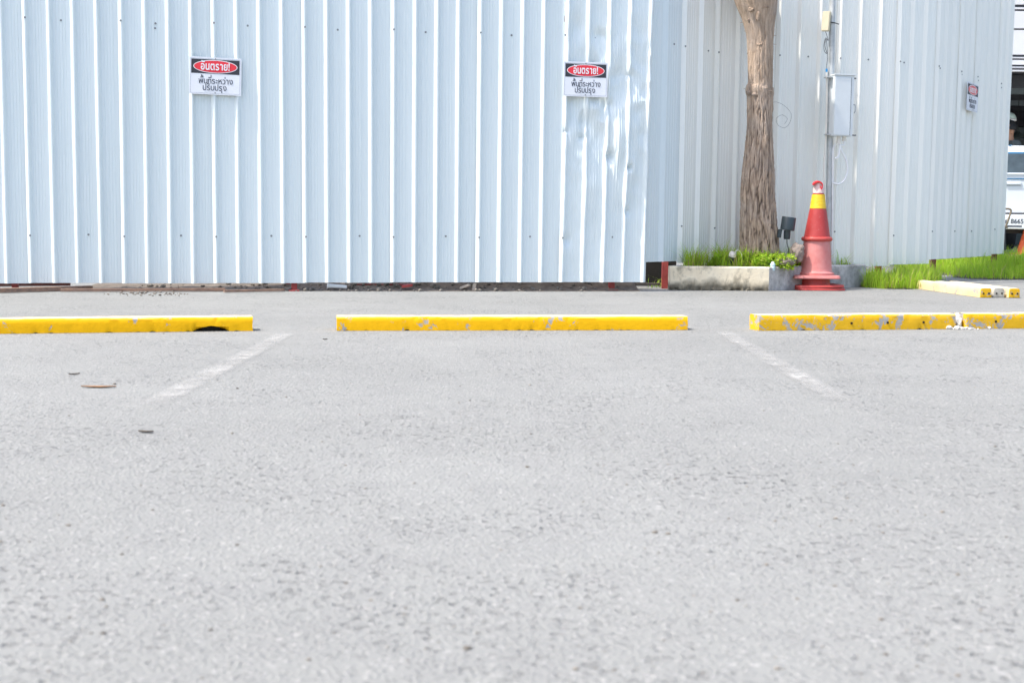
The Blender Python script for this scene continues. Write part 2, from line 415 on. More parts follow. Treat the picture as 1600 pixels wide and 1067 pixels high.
screw_me = MB().lathe([(0.009, 0), (0.009, 0.003), (0.006, 0.004), (0.006, 0.009)], n=8).mesh('screw'); screw_me.materials.append(M['screw'])
def make_sheet(parent, A, B, z0, z1, nrib, mat, screws=(), dents=None, wob=0.004, seed=0, zr=14, lean=0.0, back=0.011):
    A = Vector(A); B = Vector(B); d = (B - A); L = d.length; d.normalize(); n = Vector((d.y, -d.x, 0))
    prof = profile(L, nrib, bool(dents)); rows = zr if not dents else 150
    if dents:
        q = []
        for (a, b) in zip(prof, prof[1:]):
            k = max(1, int((b[0] - a[0]) / 0.012))
            q += [(a[0] + (b[0] - a[0]) * i / k, a[1] + (b[1] - a[1]) * i / k) for i in range(k)]
        prof = q + [prof[-1]]
    def disp(u, z):
        o = wob * noise.noise((u * 1.6 + seed * 9.1, z * 0.8, seed * 3.7))
        sh = 0.0
        if dents:
            for (du, dz, su, sz, a) in dents:
                e = math.exp(-((u - du) / su) ** 2 - ((z - dz) / sz) ** 2); o += 1.35 * a * e
                sh += 0.25 * a * e
            k_ = math.exp(-((z - 1.75) / 0.8) ** 2)
            o += 0.010 * noise.noise((u * 6, z * 3.2, 5.5)) + 0.003 * noise.noise((u * 19, z * 11, 2.5))
            o += k_ * (0.032 * (0.25 - abs(noise.noise((u * 4.1 + z * 2.0, z * 2.6 - u * 1.5, 8.5)))) + 0.020 * (0.2 - abs(noise.noise((u * 8 - z * 3.0, z * 5.0, 3.5)))))
        return o, sh
    vs = []; fs = []; nc = len(prof)
    for r in range(rows + 1):
        z = z0 + (z1 - z0) * r / rows
        for (u, h) in prof:
            o, sh = disp(u, z)
            p = A + d * (u + sh + lean * (z - z0)) + n * (h + o - back * max(0.0, u / L - 0.75) * 4)
            vs.append((p.x, p.y, z))
    for r in range(rows):
        for c in range(nc - 1):
            fs.append((r * nc + c, r * nc + c + 1, (r + 1) * nc + c + 1, (r + 1) * nc + c))
    mb = MB(); mb.add(vs, fs)
    sh_o = mb.build('metal_sheet', mat, parent, smooth=16)
    inv = world(parent).inverted()
    for (u, z) in screws:
        h = 0.0
        for (a, b) in zip(prof, prof[1:]):
            if a[0] <= u <= b[0]: h = a[1] + (b[1] - a[1]) * (u - a[0]) / max(1e-6, b[0] - a[0])
        p = A + d * u + n * (h + disp(u, z)[0] - back * max(0.0, u / L - 0.75) * 4)
        s = link('screw', screw_me, None, sh_o, local=True)
        s.location = inv @ Vector((p.x, p.y, z)); s.rotation_mode = 'QUATERNION'; s.rotation_quaternion = n.to_track_quat('Z', 'Y')
    return sh_o
def zat(px, py, A, n): return hit(px, py, A, n).z
FT = 3.45
f1 = thing('metal_sheet_fence', A0, 'long pale blue ribbed metal sheet fence standing behind the yellow wheel stops', 'fence')
sheet_len = PITCH_RIB * 4
seams = [rib0 + sheet_len * k for k in range(-5, 8)]      # the last one starts the dented sheet's right end
zU = lambda s: zat(36 + (s - rib0) / (ribN - rib0) * 841, 27 + min(1, (s - rib0) / (ribN - rib0)) * 30, A0, N1)
for k in range(12):
    a, b = seams[k], seams[k + 1]
    A = A0 + D1 * a; B = A0 + D1 * b
    pm = 36 + ((a + b) / 2 - rib0) / (ribN - rib0) * 841
    zb = zat(min(max(pm, 0), 1000), 443 - 0.0025 * max(pm, 0), A0, N1) + random.uniform(-0.003, 0.003)
    zs = zat(pm, 27 + (pm - 36) / 841 * 29, A0, N1) + random.uniform(-0.008, 0.008); zl = zb + 0.40
    pr = PITCH_RIB
    scr = [(0.028, zs), (pr * 1.62, zs - 0.01), (0.028, zl), (pr * 2.6, zl + 0.01)]
    if k == 6: scr += [(pr * 1.6, zs - 0.05)]
    dents = None
    if k == 11:
        def dn(px, py, su, sz, a):
            p = onfence1(px, py); return (s_of(p) - (rib0 + sheet_len * 6), p.z, su, sz, a)
        dents = [dn(900, 45, .05, .10, -.02), dn(935, 55, .07, .06, -.025), dn(955, 90, .06, .16, .02), dn(890, 150, .05, .20, -.022), dn(910, 190, .05, .10, -.03),
                 dn(925, 170, .06, .05, .02), dn(908, 215, .035, .03, -.028), dn(945, 165, .05, .05, -.02), dn(950, 245, .04, .05, -.034), dn(962, 215, .05, .30, .026),
                 dn(978, 118, .03, .03, -.02), dn(985, 262, .05, .12, .022), dn(980, 262, .025, .03, -.03), dn(978, 330, .03, .04, -.02), dn(990, 310, .05, .30, -.014),
                 dn(920, 290, .07, .22, .016), dn(885, 375, .04, .05, -.02), dn(880, 205, .03, .02, -.02), dn(935, 120, .10, .03, -.012), dn(985, 205, .08, .5, .015)]
    sh = make_sheet(f1, A, B, zb, FT + random.uniform(-0.02, 0.02), 4, M['sheet'], scr, dents, 0.005, k, lean=random.uniform(-0.003, 0.003) if k < 11 else 0.012)
    if k == 11: sh['label'] = 'dented and creased end sheet'
sEnd = seams[12]
for zr_ in (0.42, 1.45, 2.43):
    p, q = A0 + D1 * seams[0] - N1 * 0.045, A0 + D1 * (sEnd - (0.12 if zr_ != 1.45 else 0.85)) - N1 * 0.045
    mb = MB(); mb.box(((p.x + q.x) / 2, (p.y + q.y) / 2, zr_), ((q - p).length, 0.04, 0.05), Matrix.Rotation(TH, 4, 'Z')); mb.build('rail', M['red_steel'], f1)
for px_ in (-420, 20, 460, 960):
    s = s_of(onfence1(px_, 449)); p = A0 + D1 * s - N1 * 0.11
    if px_ == 460: p = A0 + D1 * s - N1 * 0.062
    mb = MB(); mb.box((p.x, p.y, 1.5), (0.05, 0.05, 3.0), Matrix.Rotation(TH, 4, 'Z'))
    po = mb.build('post', M['red_steel'], f1)
    mb = MB(); mb.box((p.x, p.y - .02, 0.006), (0.09, 0.13, 0.012), Matrix.Rotation(TH, 4, 'Z')); mb.build('foot_plate', M['red_steel'], po)
s = s_of(onfence1(449, 447)); p = A0 + D1 * s - N1 * 0.33
mb = MB(); mb.box((p.x, p.y, 1.3), (0.05, 0.05, 2.6), Matrix.Rotation(TH, 4, 'Z')); mb.build('brace_post', M['red_steel'], f1)
mb = MB(); mb.tube([(p.x, p.y, 2.4), tuple(A0 + D1 * s - N1 * 0.09 + Vector((0, 0, 2.4)))], 0.02, 6); mb.build('brace', M['red_steel'], f1)

# right stretch, a step back: plan points from (pixel x, depth)
def plan(px, y):
    p = at(px, 200, y); return Vector((p.x, p.y, 0))
E1 = A0 + D1 * sEnd
P2 = [plan(1002, E1.y + 0.06), plan(1062, 12.55), plan(1114, 13.00), plan(1209, 13.18), plan(1303, 13.37), plan(1396, 13.56)]
P3 = [P2[-1], plan(1457, 14.0), plan(1493, 14.55), plan(1519, 15.15), plan(1556, 15.95), plan(1575, 16.2)]
def zpix(px, py, P): return at(px, py, P.y).z
f2 = thing('metal_sheet_fence', P2[0], 'pale ribbed metal sheet fence behind the tree and planter', 'fence')
bot2 = [409, 410, 412, 413, 416]
for i in range(5):
    A, B = P2[i], P2[i + 1]; L = (B - A).length
    mid = (A + B) / 2; px = 1000 + 80 * i
    zb = zpix([1030, 1080, 1160, 1255, 1350][i], bot2[i], mid)
    nr = 2 if i < 2 else 3
    zs = zpix(1155, 83, P2[2]); pr = L / nr
    make_sheet(f2, A, B, zb, FT + 0.03 * i, nr, M['sheet'] if i == 0 else M['sheet_b'], [(0.03, zs), (pr * 1.6, zs + 0.005), (0.03, zb + 0.35)], None, 0.004, 30 + i, back=0.012 if i > 1 else 0.004)
f3 = thing('metal_sheet_fence', P3[0], 'far end of the metal fence turning away beside the grass, small sign on it', 'fence')
bot3 = [413, 405, 403, 401, 397]
for i in range(5):
    A, B = P3[i], P3[i + 1]; L = (B - A).length; mid = (A + B) / 2
    zb = zpix([1425, 1478, 1508, 1537, 1566][i], bot3[i], mid)
    nr = max(1, round(L / 0.22)); zs = zpix(1155, 83, P2[2]); pr = L / nr
    make_sheet(f3, A, B, zb, FT + 0.02 * (i % 3), nr, M['sheet_b'], [(0.03, zs + 0.01 * i), (pr * 0.6, zs), (0.03, zb + 0.3)], None, 0.004, 60 + i, back=0.003)
def fence_posts(f, Ps, posts, mat, zr=(0.5, 1.5, 2.4)):
    for A, B in zip(Ps, Ps[1:]):
        d = (B - A).normalized(); n = Vector((d.y, -d.x, 0)); a = math.atan2(d.y, d.x)
        for z in zr:
            c = (A + B) / 2 - n * 0.05
            MB().box((c.x, c.y, z), ((B - A).length - 0.02, 0.04, 0.05), Matrix.Rotation(a, 4, 'Z')).build('rail', mat, f)
    for px_, y in posts:
        p = at(px_, 200, y); MB().box((p.x, p.y, 1.45), (0.055, 0.055, 2.9)).build('post', mat, f)
fence_posts(f2, P2, [(1043.5, 12.56), (1216, 13.45), (1380, 13.78)], M['red_steel'], (0.62, 1.5, 2.4))
fence_posts(f3, P3, [(1466, 14.5), (1562, 16.25)], M['brown_steel'], (0.62, 1.5, 2.4))

# ------------------------------------------------------------------ warning signs
def text_mesh(txt, size, bold=0.0, sx=1.0):
    cu = bpy.data.curves.new('lettering', 'FONT'); cu.body = txt; cu.size = size; cu.align_x = 'LEFT'
    cu.extrude = 0.0006; cu.offset = bold; cu.resolution_u = 4
    o = bpy.data.objects.new('tmp', cu); C.objects.link(o)
    dg = bpy.context.evaluated_depsgraph_get(); me = bpy.data.meshes.new_from_object(o.evaluated_get(dg))
    bpy.data.objects.remove(o); bpy.data.curves.remove(cu)
    return me
def extent(me):
    n = len(me.vertices); a = np.zeros(n * 3); me.vertices.foreach_get('co', a); a = a.reshape(-1, 3); return a.min(0), a.max(0)
UP_V, TONE = '\u0e34\u0e35\u0e36\u0e37\u0e31', '\u0e48\u0e49'
def thai(txt, height, bold, name, mat, parent, cx, cy, z, width=None):
    # consonants set on the line, vowels and tone marks stacked above them
    parts = []; x = 0.0; lastw = 0.0; lift = 0.0; last_x1 = 0.0
    sz = height / 0.56
    for ch in txt:
        me = text_mesh(ch, sz, bold); lo, hi = extent(me)
        w = hi[0] - lo[0]
        if ch in UP_V:
            T = Matrix.Translation((last_x1 - w - lo[0] - 0.0 * sz, 0.06 * sz, 0)); lift = 0.20 * sz
        elif ch in TONE:
            T = Matrix.Translation((last_x1 - w - lo[0], 0.03 * sz + lift * 0.85, 0))
        elif ch == '\u0e38':
            T = Matrix.Translation((last_x1 - w - lo[0], 0, 0))
        else:
            lift = 0.0
            T = Matrix.Translation((x - lo[0], 0, 0)); last_x1 = x + w; x += w + (0.085 + bold * 14) * sz
        me.transform(T); parts.append(me)
    bm = bmesh.new()
    for me in parts: bm.from_mesh(me); bpy.data.meshes.remove(me)
    me = bpy.data.meshes.new(name); bm.to_mesh(me); bm.free()
    sx = (width / (x - 0.075 * sz)) if width else 1.0
    me.transform(Matrix.Diagonal((sx, 1, 1, 1)) @ Matrix.Translation((-(x - 0.075 * sz) / 2, 0, 0)))
    me.transform(Matrix.Translation((cx, cy, z)))
    me.materials.clear(); me.materials.append(mat)
    return link(name, me, None, parent, local=True)
def disc(name, rx, ry, cx, cy, z, mat, parent, n=64, th=0.0005):
    poly = [(cx + rx * math.cos(2 * math.pi * k / n), cy + ry * math.sin(2 * math.pi * k / n)) for k in range(n)]
    me = MB().prism(poly, z, z + th).mesh(name); return link(name, me, mat, parent, local=True)
def rect(name, x0, x1, y0, y1, z, th, mat, parent):
    me = MB().prism([(x0, y0), (x1, y0), (x1, y1), (x0, y1)], z, z + th).mesh(name); return link(name, me, mat, parent, local=True)
def sign(center, d, tilt, w, h, label, red, group='danger signs on the fence'):
    n = Vector((d.y, -d.x, 0))
    t = thing('warning_sign', center, label, 'sign', group)
    rot = Matrix((d, Vector((0, 0, 1)), n)).transposed()
    t.rotation_euler = (rot @ Matrix.Rotation(tilt, 3, 'Z')).to_euler()
    rect('plate', -w / 2, w / 2, -h / 2, h / 2, -0.002, 0.004, M['sign_white'], t)
    e = 0.010; q = 0.0028
    b = MB()
    for (x0, x1, y0, y1) in ((-w/2+e, w/2-e, h/2-e-q, h/2-e), (-w/2+e, w/2-e, -h/2+e, -h/2+e+q), (-w/2+e, -w/2+e+q, -h/2+e+q, h/2-e-q), (w/2-e-q, w/2-e, -h/2+e+q, h/2-e-q)):
        b.prism([(x0, y0), (x1, y0), (x1, y1), (x0, y1)], 0.002, 0.0026)
    link('border_line', b.mesh('border_line'), M['sign_edge'], t, local=True)
    hy0, hy1 = h * 0.06, h / 2 - 0.018
    rect('black_header', -w / 2 + 0.016, w / 2 - 0.016, hy0, hy1, 0.002, 0.0008, M['sign_black'], t)
    cy = (hy0 + hy1) / 2; ry = (hy1 - hy0) / 2 * 0.93; rx = w * 0.425
    o = disc('oval_rim', rx, ry, 0, cy, 0.0029, M['letter_white'], t)
    disc('red_oval', rx - 0.006, ry - 0.006, 0, cy, 0.0036, red, o)
    thai('อันตราย!', ry * 0.92, 0.0018, 'lettering', M['letter_white'], t, 0, cy - ry * 0.50, 0.0052, w * 0.56)
    thai('พื้นที่ระหว่าง', h * 0.125, 0.0004, 'lettering', M['letter_black'], t, 0.004, -h * 0.207, 0.0032, w * 0.66)
    thai('ปรับปรุง', h * 0.125, 0.0004, 'lettering', M['letter_black'], t, -0.004, -h * 0.388, 0.0032, w * 0.46)
    for yy in (h / 2 - 0.012, -h / 2 + 0.016):
        disc('rivet', 0.005, 0.005, 0.0, yy, 0.003, M['screw'], t, 10, 0.003)
    return t
c1 = hit(336.5, 119.5, A0 + N1 * 0.036, N1); sign(c1, D1, R(-1.3), 0.432, 0.312, 'left and biggest looking of the three danger signs, on the unbent blue sheets', M['sign_red'])
c2 = hit(915, 124.5, A0 + N1 * 0.046, N1); sign(c2, D1, R(-0.2), 0.405, 0.305, 'danger sign on the dented fence sheet left of the tree', M['sign_red'])
d3 = (P3[4] - P3[2]).normalized(); n3 = Vector((d3.y, -d3.x, 0))
c3 = hit(1519.5, 152.5, P3[3] + n3 * 0.06, n3); sign(c3, d3, R(-0.5), 0.45, 0.31, 'faded danger sign seen edge-on at the far right end of the fence', M['sign_red_faded'])
mb = MB(); c = c3 - n3 * 0.031; mb.box(tuple(c), (0.30, 0.05, 0.04), Matrix.Rotation(math.atan2(d3.y, d3.x), 4, 'Z')); 
sg3 = [o for o in C.objects if o.name.startswith('warning_sign')][-1]
me = mb.mesh('bracket'); me.transform(sg3.matrix_basis.inverted()); link('bracket', me, M['galv'], sg3, local=True)

# ------------------------------------------------------------------ wheel stops
def stop(P, Q, h, dpt, mat, label, group, notch=None, seed=0, holes=(), broken_l=0, broken_r=0):
    P = Vector((P.x, P.y, 0)); Q = Vector((Q.x, Q.y, 0)); d = (Q - P); L = d.length; d.normalize(); n = Vector((-d.y, d.x, 0))
    t = thing('wheel_stop', (P + Q) / 2, label, 'wheel stop', group)
    N = max(20, int(L / 0.012)); vs = []; fs = []
    ch = 0.009
    base = [(0.0, 0.0), (0.001, h * 0.33), (0.003, h * 0.66), (0.005, h - ch), (0.005 + ch * 0.8, h), (dpt * 0.5, h + 0.001), (dpt - 0.012, h), (dpt - 0.004, h - ch), (dpt, 0.0)]
    K = len(base)
    for i in range(N + 1):
        u = L * i / N
        for j, (y, z) in enumerate(base):
            w = noise.noise((u * 22 + seed * 5, j * 3.3, seed)); w2 = noise.noise((u * 5 + seed * 9, j * 1.3, seed + 4))
            yy = y + 0.0012 * w; zz = z + (0.0016 * w + 0.0020 * w2 if 0 < z else 0)
            if j == 3: yy += max(0, noise.noise((u * 30, seed, 1)) - 0.35) * 0.02; zz -= max(0, noise.noise((u * 30, seed, 1)) - 0.35) * 0.02
            if j == 0: zz += 0.001 + max(0, noise.noise((u * 26, seed, 6)) - 0.1) * 0.012; yy += max(0, noise.noise((u * 26, seed, 6)) - 0.1) * 0.01
            if notch and notch[0] < u < notch[1]:
                e = math.sin(math.pi * (u - notch[0]) / (notch[1] - notch[0])) ** 0.8 * (0.55 + 0.45 * noise.noise((u * 14, 2, 2)) + 0.2)
                if j == 0: zz += e * notch[2]; yy += 0.03 * min(1, e * 3)
                if j == 1: zz += max(0, e * notch[2] + 0.004 - zz) if e * notch[2] > zz - 0.004 else 0
            uu = u
            if i == 0: uu += 0.006 * abs(w) + (broken_l * (0.25 + abs(noise.noise((j * 1.7, seed, 3)))) if broken_l else 0)
            if i == N: uu -= 0.006 * abs(w) + (broken_r * (0.25 + abs(noise.noise((j * 1.7, seed, 8)))) if broken_r else 0)
            p = P + d * uu + n * yy
            vs.append((p.x, p.y, zz))
    for i in range(N):
        for j in range(K - 1):
            fs.append((i * K + j, (i + 1) * K + j, (i + 1) * K + j + 1, i * K + j + 1))
    fs.append(tuple(range(K))); fs.append(tuple(N * K + j for j in range(K - 1, -1, -1)))
    mb = MB(); mb.add(vs, fs); b = mb.build('beam', mat, t, smooth=35)
    if notch:
        c = P + d * (notch[0] + notch[1]) / 2 + n * 0.072
        MB().box((c.x, c.y, 0.019), (notch[1] - notch[0] - 0.10, 0.07, 0.036), Matrix.Rotation(math.atan2(d.y, d.x), 4, 'Z')).build('cavity', M['dark_hole'], t)  # near-black block painted as the shade inside the notch
    for px, py in holes:
        p = hit(px, py, P, -n); 
        mh = MB().lathe([(0.007, -0.012), (0.007, 0.004)], (p.x, p.y, p.z), 10, (-n).to_track_quat('Z', 'Y').to_matrix())
        mh.build('rod_hole', M['dark_hole'], t)  # dark disc on the face in place of a shaded recess
    return t
G = 'yellow wheel stops along the bays'
e1 = gp(395.5, 517.2); e0 = gp(0, 521.8); e0 = e1 + (e0 - e1) * 1.25
L1 = (e1 - e0).length
u317 = L1 - (e1 - gp(330, 517.8)).length; 
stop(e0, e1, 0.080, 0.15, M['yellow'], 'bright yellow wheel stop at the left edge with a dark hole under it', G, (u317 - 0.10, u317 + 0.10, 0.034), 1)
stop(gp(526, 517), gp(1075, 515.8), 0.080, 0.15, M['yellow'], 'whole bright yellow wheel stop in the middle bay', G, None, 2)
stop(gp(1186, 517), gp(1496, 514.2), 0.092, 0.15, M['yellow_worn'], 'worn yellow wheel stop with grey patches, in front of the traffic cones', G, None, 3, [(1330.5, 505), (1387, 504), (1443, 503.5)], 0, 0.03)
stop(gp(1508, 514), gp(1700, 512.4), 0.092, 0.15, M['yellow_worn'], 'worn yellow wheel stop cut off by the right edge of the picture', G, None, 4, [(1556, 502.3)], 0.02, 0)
# rubble where the two right stops broke
def rocky(c, r, seed, sub=2, sq=(1, 1, 0.7)):
    bm = bmesh.new(); bmesh.ops.create_icosphere(bm, subdivisions=sub, radius=1)
    vs = []
    for v in bm.verts:
        k = 1 + 0.45 * noise.noise(v.co * 1.3 + Vector((seed * 3.1, seed, 0))) + 0.15 * noise.noise(v.co * 4 + Vector((0, seed, 9)))
        vs.append(Vector((v.co.x * sq[0], v.co.y * sq[1], v.co.z * sq[2])) * k * r + Vector(c))
    fs = [tuple(v.index for v in f.verts) for f in bm.faces]; bm.free(); return vs, fs
b = gp(1500, 514); mb = MB()
for k in range(46):
    g = random.gauss
    p = Vector((b.x + g(0.0, 0.07), b.y + 0.0 + g(0, 0.03), 0)); r = abs(g(0.007, 0.005)) + 0.003
    mb.add(*rocky((p.x, p.y, r * 0.5), r, k, 1))
tag(mb.build('concrete_crumbs', M['chip']), 'crumbled white concrete between the two right wheel stops', 'rubble', kind='stuff')
t = MB()
t.add(*rocky((b.x + 0.005, b.y + 0.075, 0.045), 0.050, 77, 3, (0.5, 1.0, 1.0)))
tag(t.build('concrete_lump', M['chip']), 'rough whitish concrete lump wedged between the two right wheel stops', 'concrete lump')

# ------------------------------------------------------------------ three beams laid side by side by the grass
pA, pB = gp(1531, 465.2), gp(1444, 453)
dv = (pB - pA); LB = 1.45; dv.normalize(); nv = Vector((dv.y, -dv.x, 0))
def kerb_beam(k, mat, endmat, label, l0, l1, w):
    o = pA + nv * (0.128 * k)
    t = thing('kerb_beam', (o.x, o.y, 0), label, 'kerb beam', 'kerb beams lying by the grass')
    N = 40; vs = []; fs = []; h = 0.085; c = 0.014
    base = [(0, 0.002), (0.002, h * .5), (0.004, h - c), (c, h), (w / 2, h + 0.002), (w - c, h), (w - 0.004, h - c), (w, 0.002)]
    K = len(base)
    for i in range(N + 1):
        u = l0 + (l1 - l0) * i / N
        for j, (a, z) in enumerate(base):
            q = noise.noise((u * 16, j * 2.1, k * 7))
            e = 0.006 * abs(q) if i in (0,) else 0
            p = o + dv * (u + e) + nv * (a + 0.0025 * q); vs.append((p.x, p.y, z + (0.0025 * q if z > 0.01 else 0)))
    for i in range(N):
        for j in range(K - 1): fs.append((i * K + j, i * K + j + 1, (i + 1) * K + j + 1, (i + 1) * K + j))
    fs.append(tuple(N * K + j for j in range(K)))
    MB().add(vs, fs).build('beam', mat, t, smooth=35)
    ev = [vs[j] for j in range(K)]; cen = sum((Vector(v) for v in ev), Vector()) / K
    ev = [Vector(v) for v in ev]; vs2 = ev + [v * 0.9 + cen * 0.1 - dv * 0.004 for v in ev]
    mb = MB(); mb.add(vs2, [(j, K + j, K + (j + 1) % K, (j + 1) % K) for j in range(K)] + [tuple(K + j for j in range(K))]); mb.build('end_face', endmat, t)
    for a in (0.28, 0.75):
        p = o + nv * w * a - dv * 0.006 + dv * l0
        MB().lathe([(0.008, -0.004), (0.008, 0.004)], (p.x, p.y, h * 0.45), 8, (-dv).to_track_quat('Z', 'Y').to_matrix()).build('rod_hole', M['dark_hole'], t)  # dark disc painted as the shade of a rod hole
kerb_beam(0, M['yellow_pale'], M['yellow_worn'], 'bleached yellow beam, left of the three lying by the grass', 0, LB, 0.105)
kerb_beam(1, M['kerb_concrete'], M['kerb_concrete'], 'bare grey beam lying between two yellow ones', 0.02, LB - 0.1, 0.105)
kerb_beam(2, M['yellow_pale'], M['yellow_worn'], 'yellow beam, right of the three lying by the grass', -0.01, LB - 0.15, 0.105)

# ------------------------------------------------------------------ planter
z0p = 0.225
PA, PB, PC = gp(1046, 453.5), gp(1201, 454.8), gp(1352, 448)
PA.y -= 0.0
PD = Vector((PC.x + 0.02, 13.45, 0)); PE = Vector((PA.x + 0.10, 12.62, 0))
pl = thing('concrete_planter', (PB.x, PB.y, 0), 'low concrete planter around the tree, cream left side and grey right side', 'planter')
def wall(A, B, mat, name, th=0.10, chip=0.035, seed=0, h=z0p):
    d = (B - A); L = d.length; d.normalize(); n = Vector((-d.y, d.x, 0)); N = int(L / 0.012); vs = []; fs = []
    zz = [0, 0.012, 0.03, 0.06, 0.10, 0.15, h - 0.012]
    for i in range(N + 1):
        u = L * i / N
        col = []
        for z in zz:
            q = noise.noise((u * 7 + seed, z * 12, seed)); q2 = noise.noise((u * 28, z * 30, seed + 2))
            e = 0.004 * q + 0.003 * q2
            e += max(0, chip * (0.25 + 1.1 * noise.noise((u * 9, seed, 5)) + 1.2 * noise.noise((u * 31, seed, z * 40))) * max(0, 1 - z / (0.05 + 0.03 * noise.noise((u * 12, seed, 8)))))     # broken foot
            col.append((u, e, z))
        q = noise.noise((u * 9, seed, 3))
        col += [(u, 0.012 + 0.003 * q, h + 0.003 * q), (u, th - 0.01, h + 0.002 * q), (u, th, h - 0.01), (u, th, 0)]
        for (a, b_, z) in col:
            p = A + d * a + n * b_; vs.append((p.x, p.y, max(z, 0.0005)))
    K = len(zz) + 4
    for i in range(N):
        for j in range(K - 1): fs.append((i * K + j, (i + 1) * K + j, (i + 1) * K + j + 1, i * K + j + 1))
    fs.append(tuple(range(K - 1, -1, -1))); fs.append(tuple(N * K + j for j in range(K)))
    return MB().add(vs, fs).build(name, mat, pl, smooth=40)
wall(PA, PB, M['limewash'], 'wall', seed=1).__setitem__('label', 'cream limewashed side with brown stains')
dBC = (PC - PB).normalized()
wall(PB + dBC * 0.001, PC, M['greyconc'], 'wall', seed=5, chip=0.008).__setitem__('label', 'shaded grey side with mould')
wall(PE, PA + Vector((0.004, 0.11, 0)), M['greyconc'], 'wall', seed=9)
poly = [(PA.x + 0.08, PA.y + 0.09), (PB.x - 0.02, PB.y + 0.085), (PC.x - 0.09, PC.y + 0.02), (PD.x - 0.08, PD.y), (PE.x + 0.07, PE.y)]
MB().prism(poly, 0.01, z0p - 0.035).build('soil', M['soil'], pl)

# ------------------------------------------------------------------ tree
TY = PB.y + 0.40
outline = [(405, 1153, 1221), (392, 1155, 1219), (375, 1156, 1217), (350, 1156, 1214), (310, 1157, 1211.5), (280, 1159, 1210.5), (250, 1162, 1209), (200, 1166, 1207), (160, 1167, 1207), (148, 1166.5, 1207.5), (140, 1164.5, 1207), (132, 1168, 1206), (110, 1168, 1207), (75, 1167, 1208), (60, 1166.5, 1209), (40, 1163, 1211), (20, 1157, 1214.5), (0, 1149, 1216.5), (-25, 1141, 1219)]
prof = []
for (py, a, b_) in outline:
    p, q = at(a, py, TY), at(b_, py, TY); prof.append(((p.x + q.x) / 2, (p.z + q.z) / 2, (q.x - p.x) / 2))
tx = sum(p[0] for p in prof[:4]) / 4
tree = thing('tree', (tx, TY, z0p - 0.035), 'rough brown tree trunk growing out of the concrete planter', 'tree')
def bark_tube(pts, nu, nv_, amp, name, parent, seed=0, top_open=False):
    # pts: (x, y, z, r); Catmull-Rom rings with plated bark
    P = bez([Vector((p[0], p[1], p[2])) for p in pts], 24); Rr = [v.x for v in bez([Vector((p[3], 0, 0)) for p in pts], 24)]
    m = len(P); idx = np.linspace(0, m - 1, nv_)
    vs = []; fs = []; fis = []
    for k in idx:
        i = int(k); f = k - i; j = min(i + 1, m - 1)
        c = P[i].lerp(P[j], f); r = Rr[i] * (1 - f) + Rr[j] * f
        t = (P[min(i + 2, m - 1)] - P[max(i - 2, 0)]).normalized(); a = t.cross(Vector((0, 1, 0))).normalized(); b2 = t.cross(a)
        for u in range(nu):
            w = 2 * math.pi * u / nu; dr = -a * math.cos(w) - b2 * math.sin(w)
            q = Vector((math.cos(w) * 1.0, math.sin(w) * 1.0, c.z))
            warp = 0.25 * noise.noise((q.x * 2 + seed, q.y * 2, c.z * 3))
            dist, _ = noise.voronoi((q.x * 5.6 + warp, q.y * 5.6 + warp, c.z * 3.0 + seed))
            d2, _ = noise.voronoi((q.x * 11 + warp, q.y * 11, c.z * 7.0 + seed))
            fz = max(0.0, 1 - (dist[1] - dist[0]) / (0.15 + 0.10 * abs(warp) * 4)) * (0.5 + 1.2 * abs(noise.noise((q.x * 3, q.y * 3, c.z * 4 + 9)))) + 0.35 * max(0.0, 1 - (d2[1] - d2[0]) / 0.2)
            rid = noise.noise((q.x * 9 + seed, q.y * 9, c.z * 5)) * 0.5 + noise.noise((q.x * 20, q.y * 20, c.z * 12 + seed)) * 0.3
            low = max(0.25, min(1.0, 1.35 - (c.z - 0.2) * 0.45))
            e = amp * low * (rid - 1.1 * fz) + 0.010 * noise.noise((q.x * 1.4, q.y * 1.4, c.z * 2.2 + seed)) * r / 0.13
            vs.append(c + dr * (r + e)); fis.append(min(1, fz * low + max(0, -rid) * 0.4))
    for v in range(nv_ - 1):
        for u in range(nu):
            u2 = (u + 1) % nu; fs.append((v * nu + u, v * nu + u2, (v + 1) * nu + u2, (v + 1) * nu + u))
    fs.append(tuple((nv_ - 1) * nu + u for u in range(nu)))
    me = MB().add(vs, fs).mesh(name, 60)
    at_ = me.attributes.new('fissure', 'FLOAT', 'POINT'); at_.data.foreach_set('value', fis)
    return link(name, me, M['bark'], parent)
pts = [(p[0], TY, p[1], p[2]) for p in prof]
pts[0] = (pts[0][0], TY, z0p - 0.08, pts[0][3] * 1.12)
trunk = bark_tube(pts, 150, 420, 0.014, 'trunk', tree)
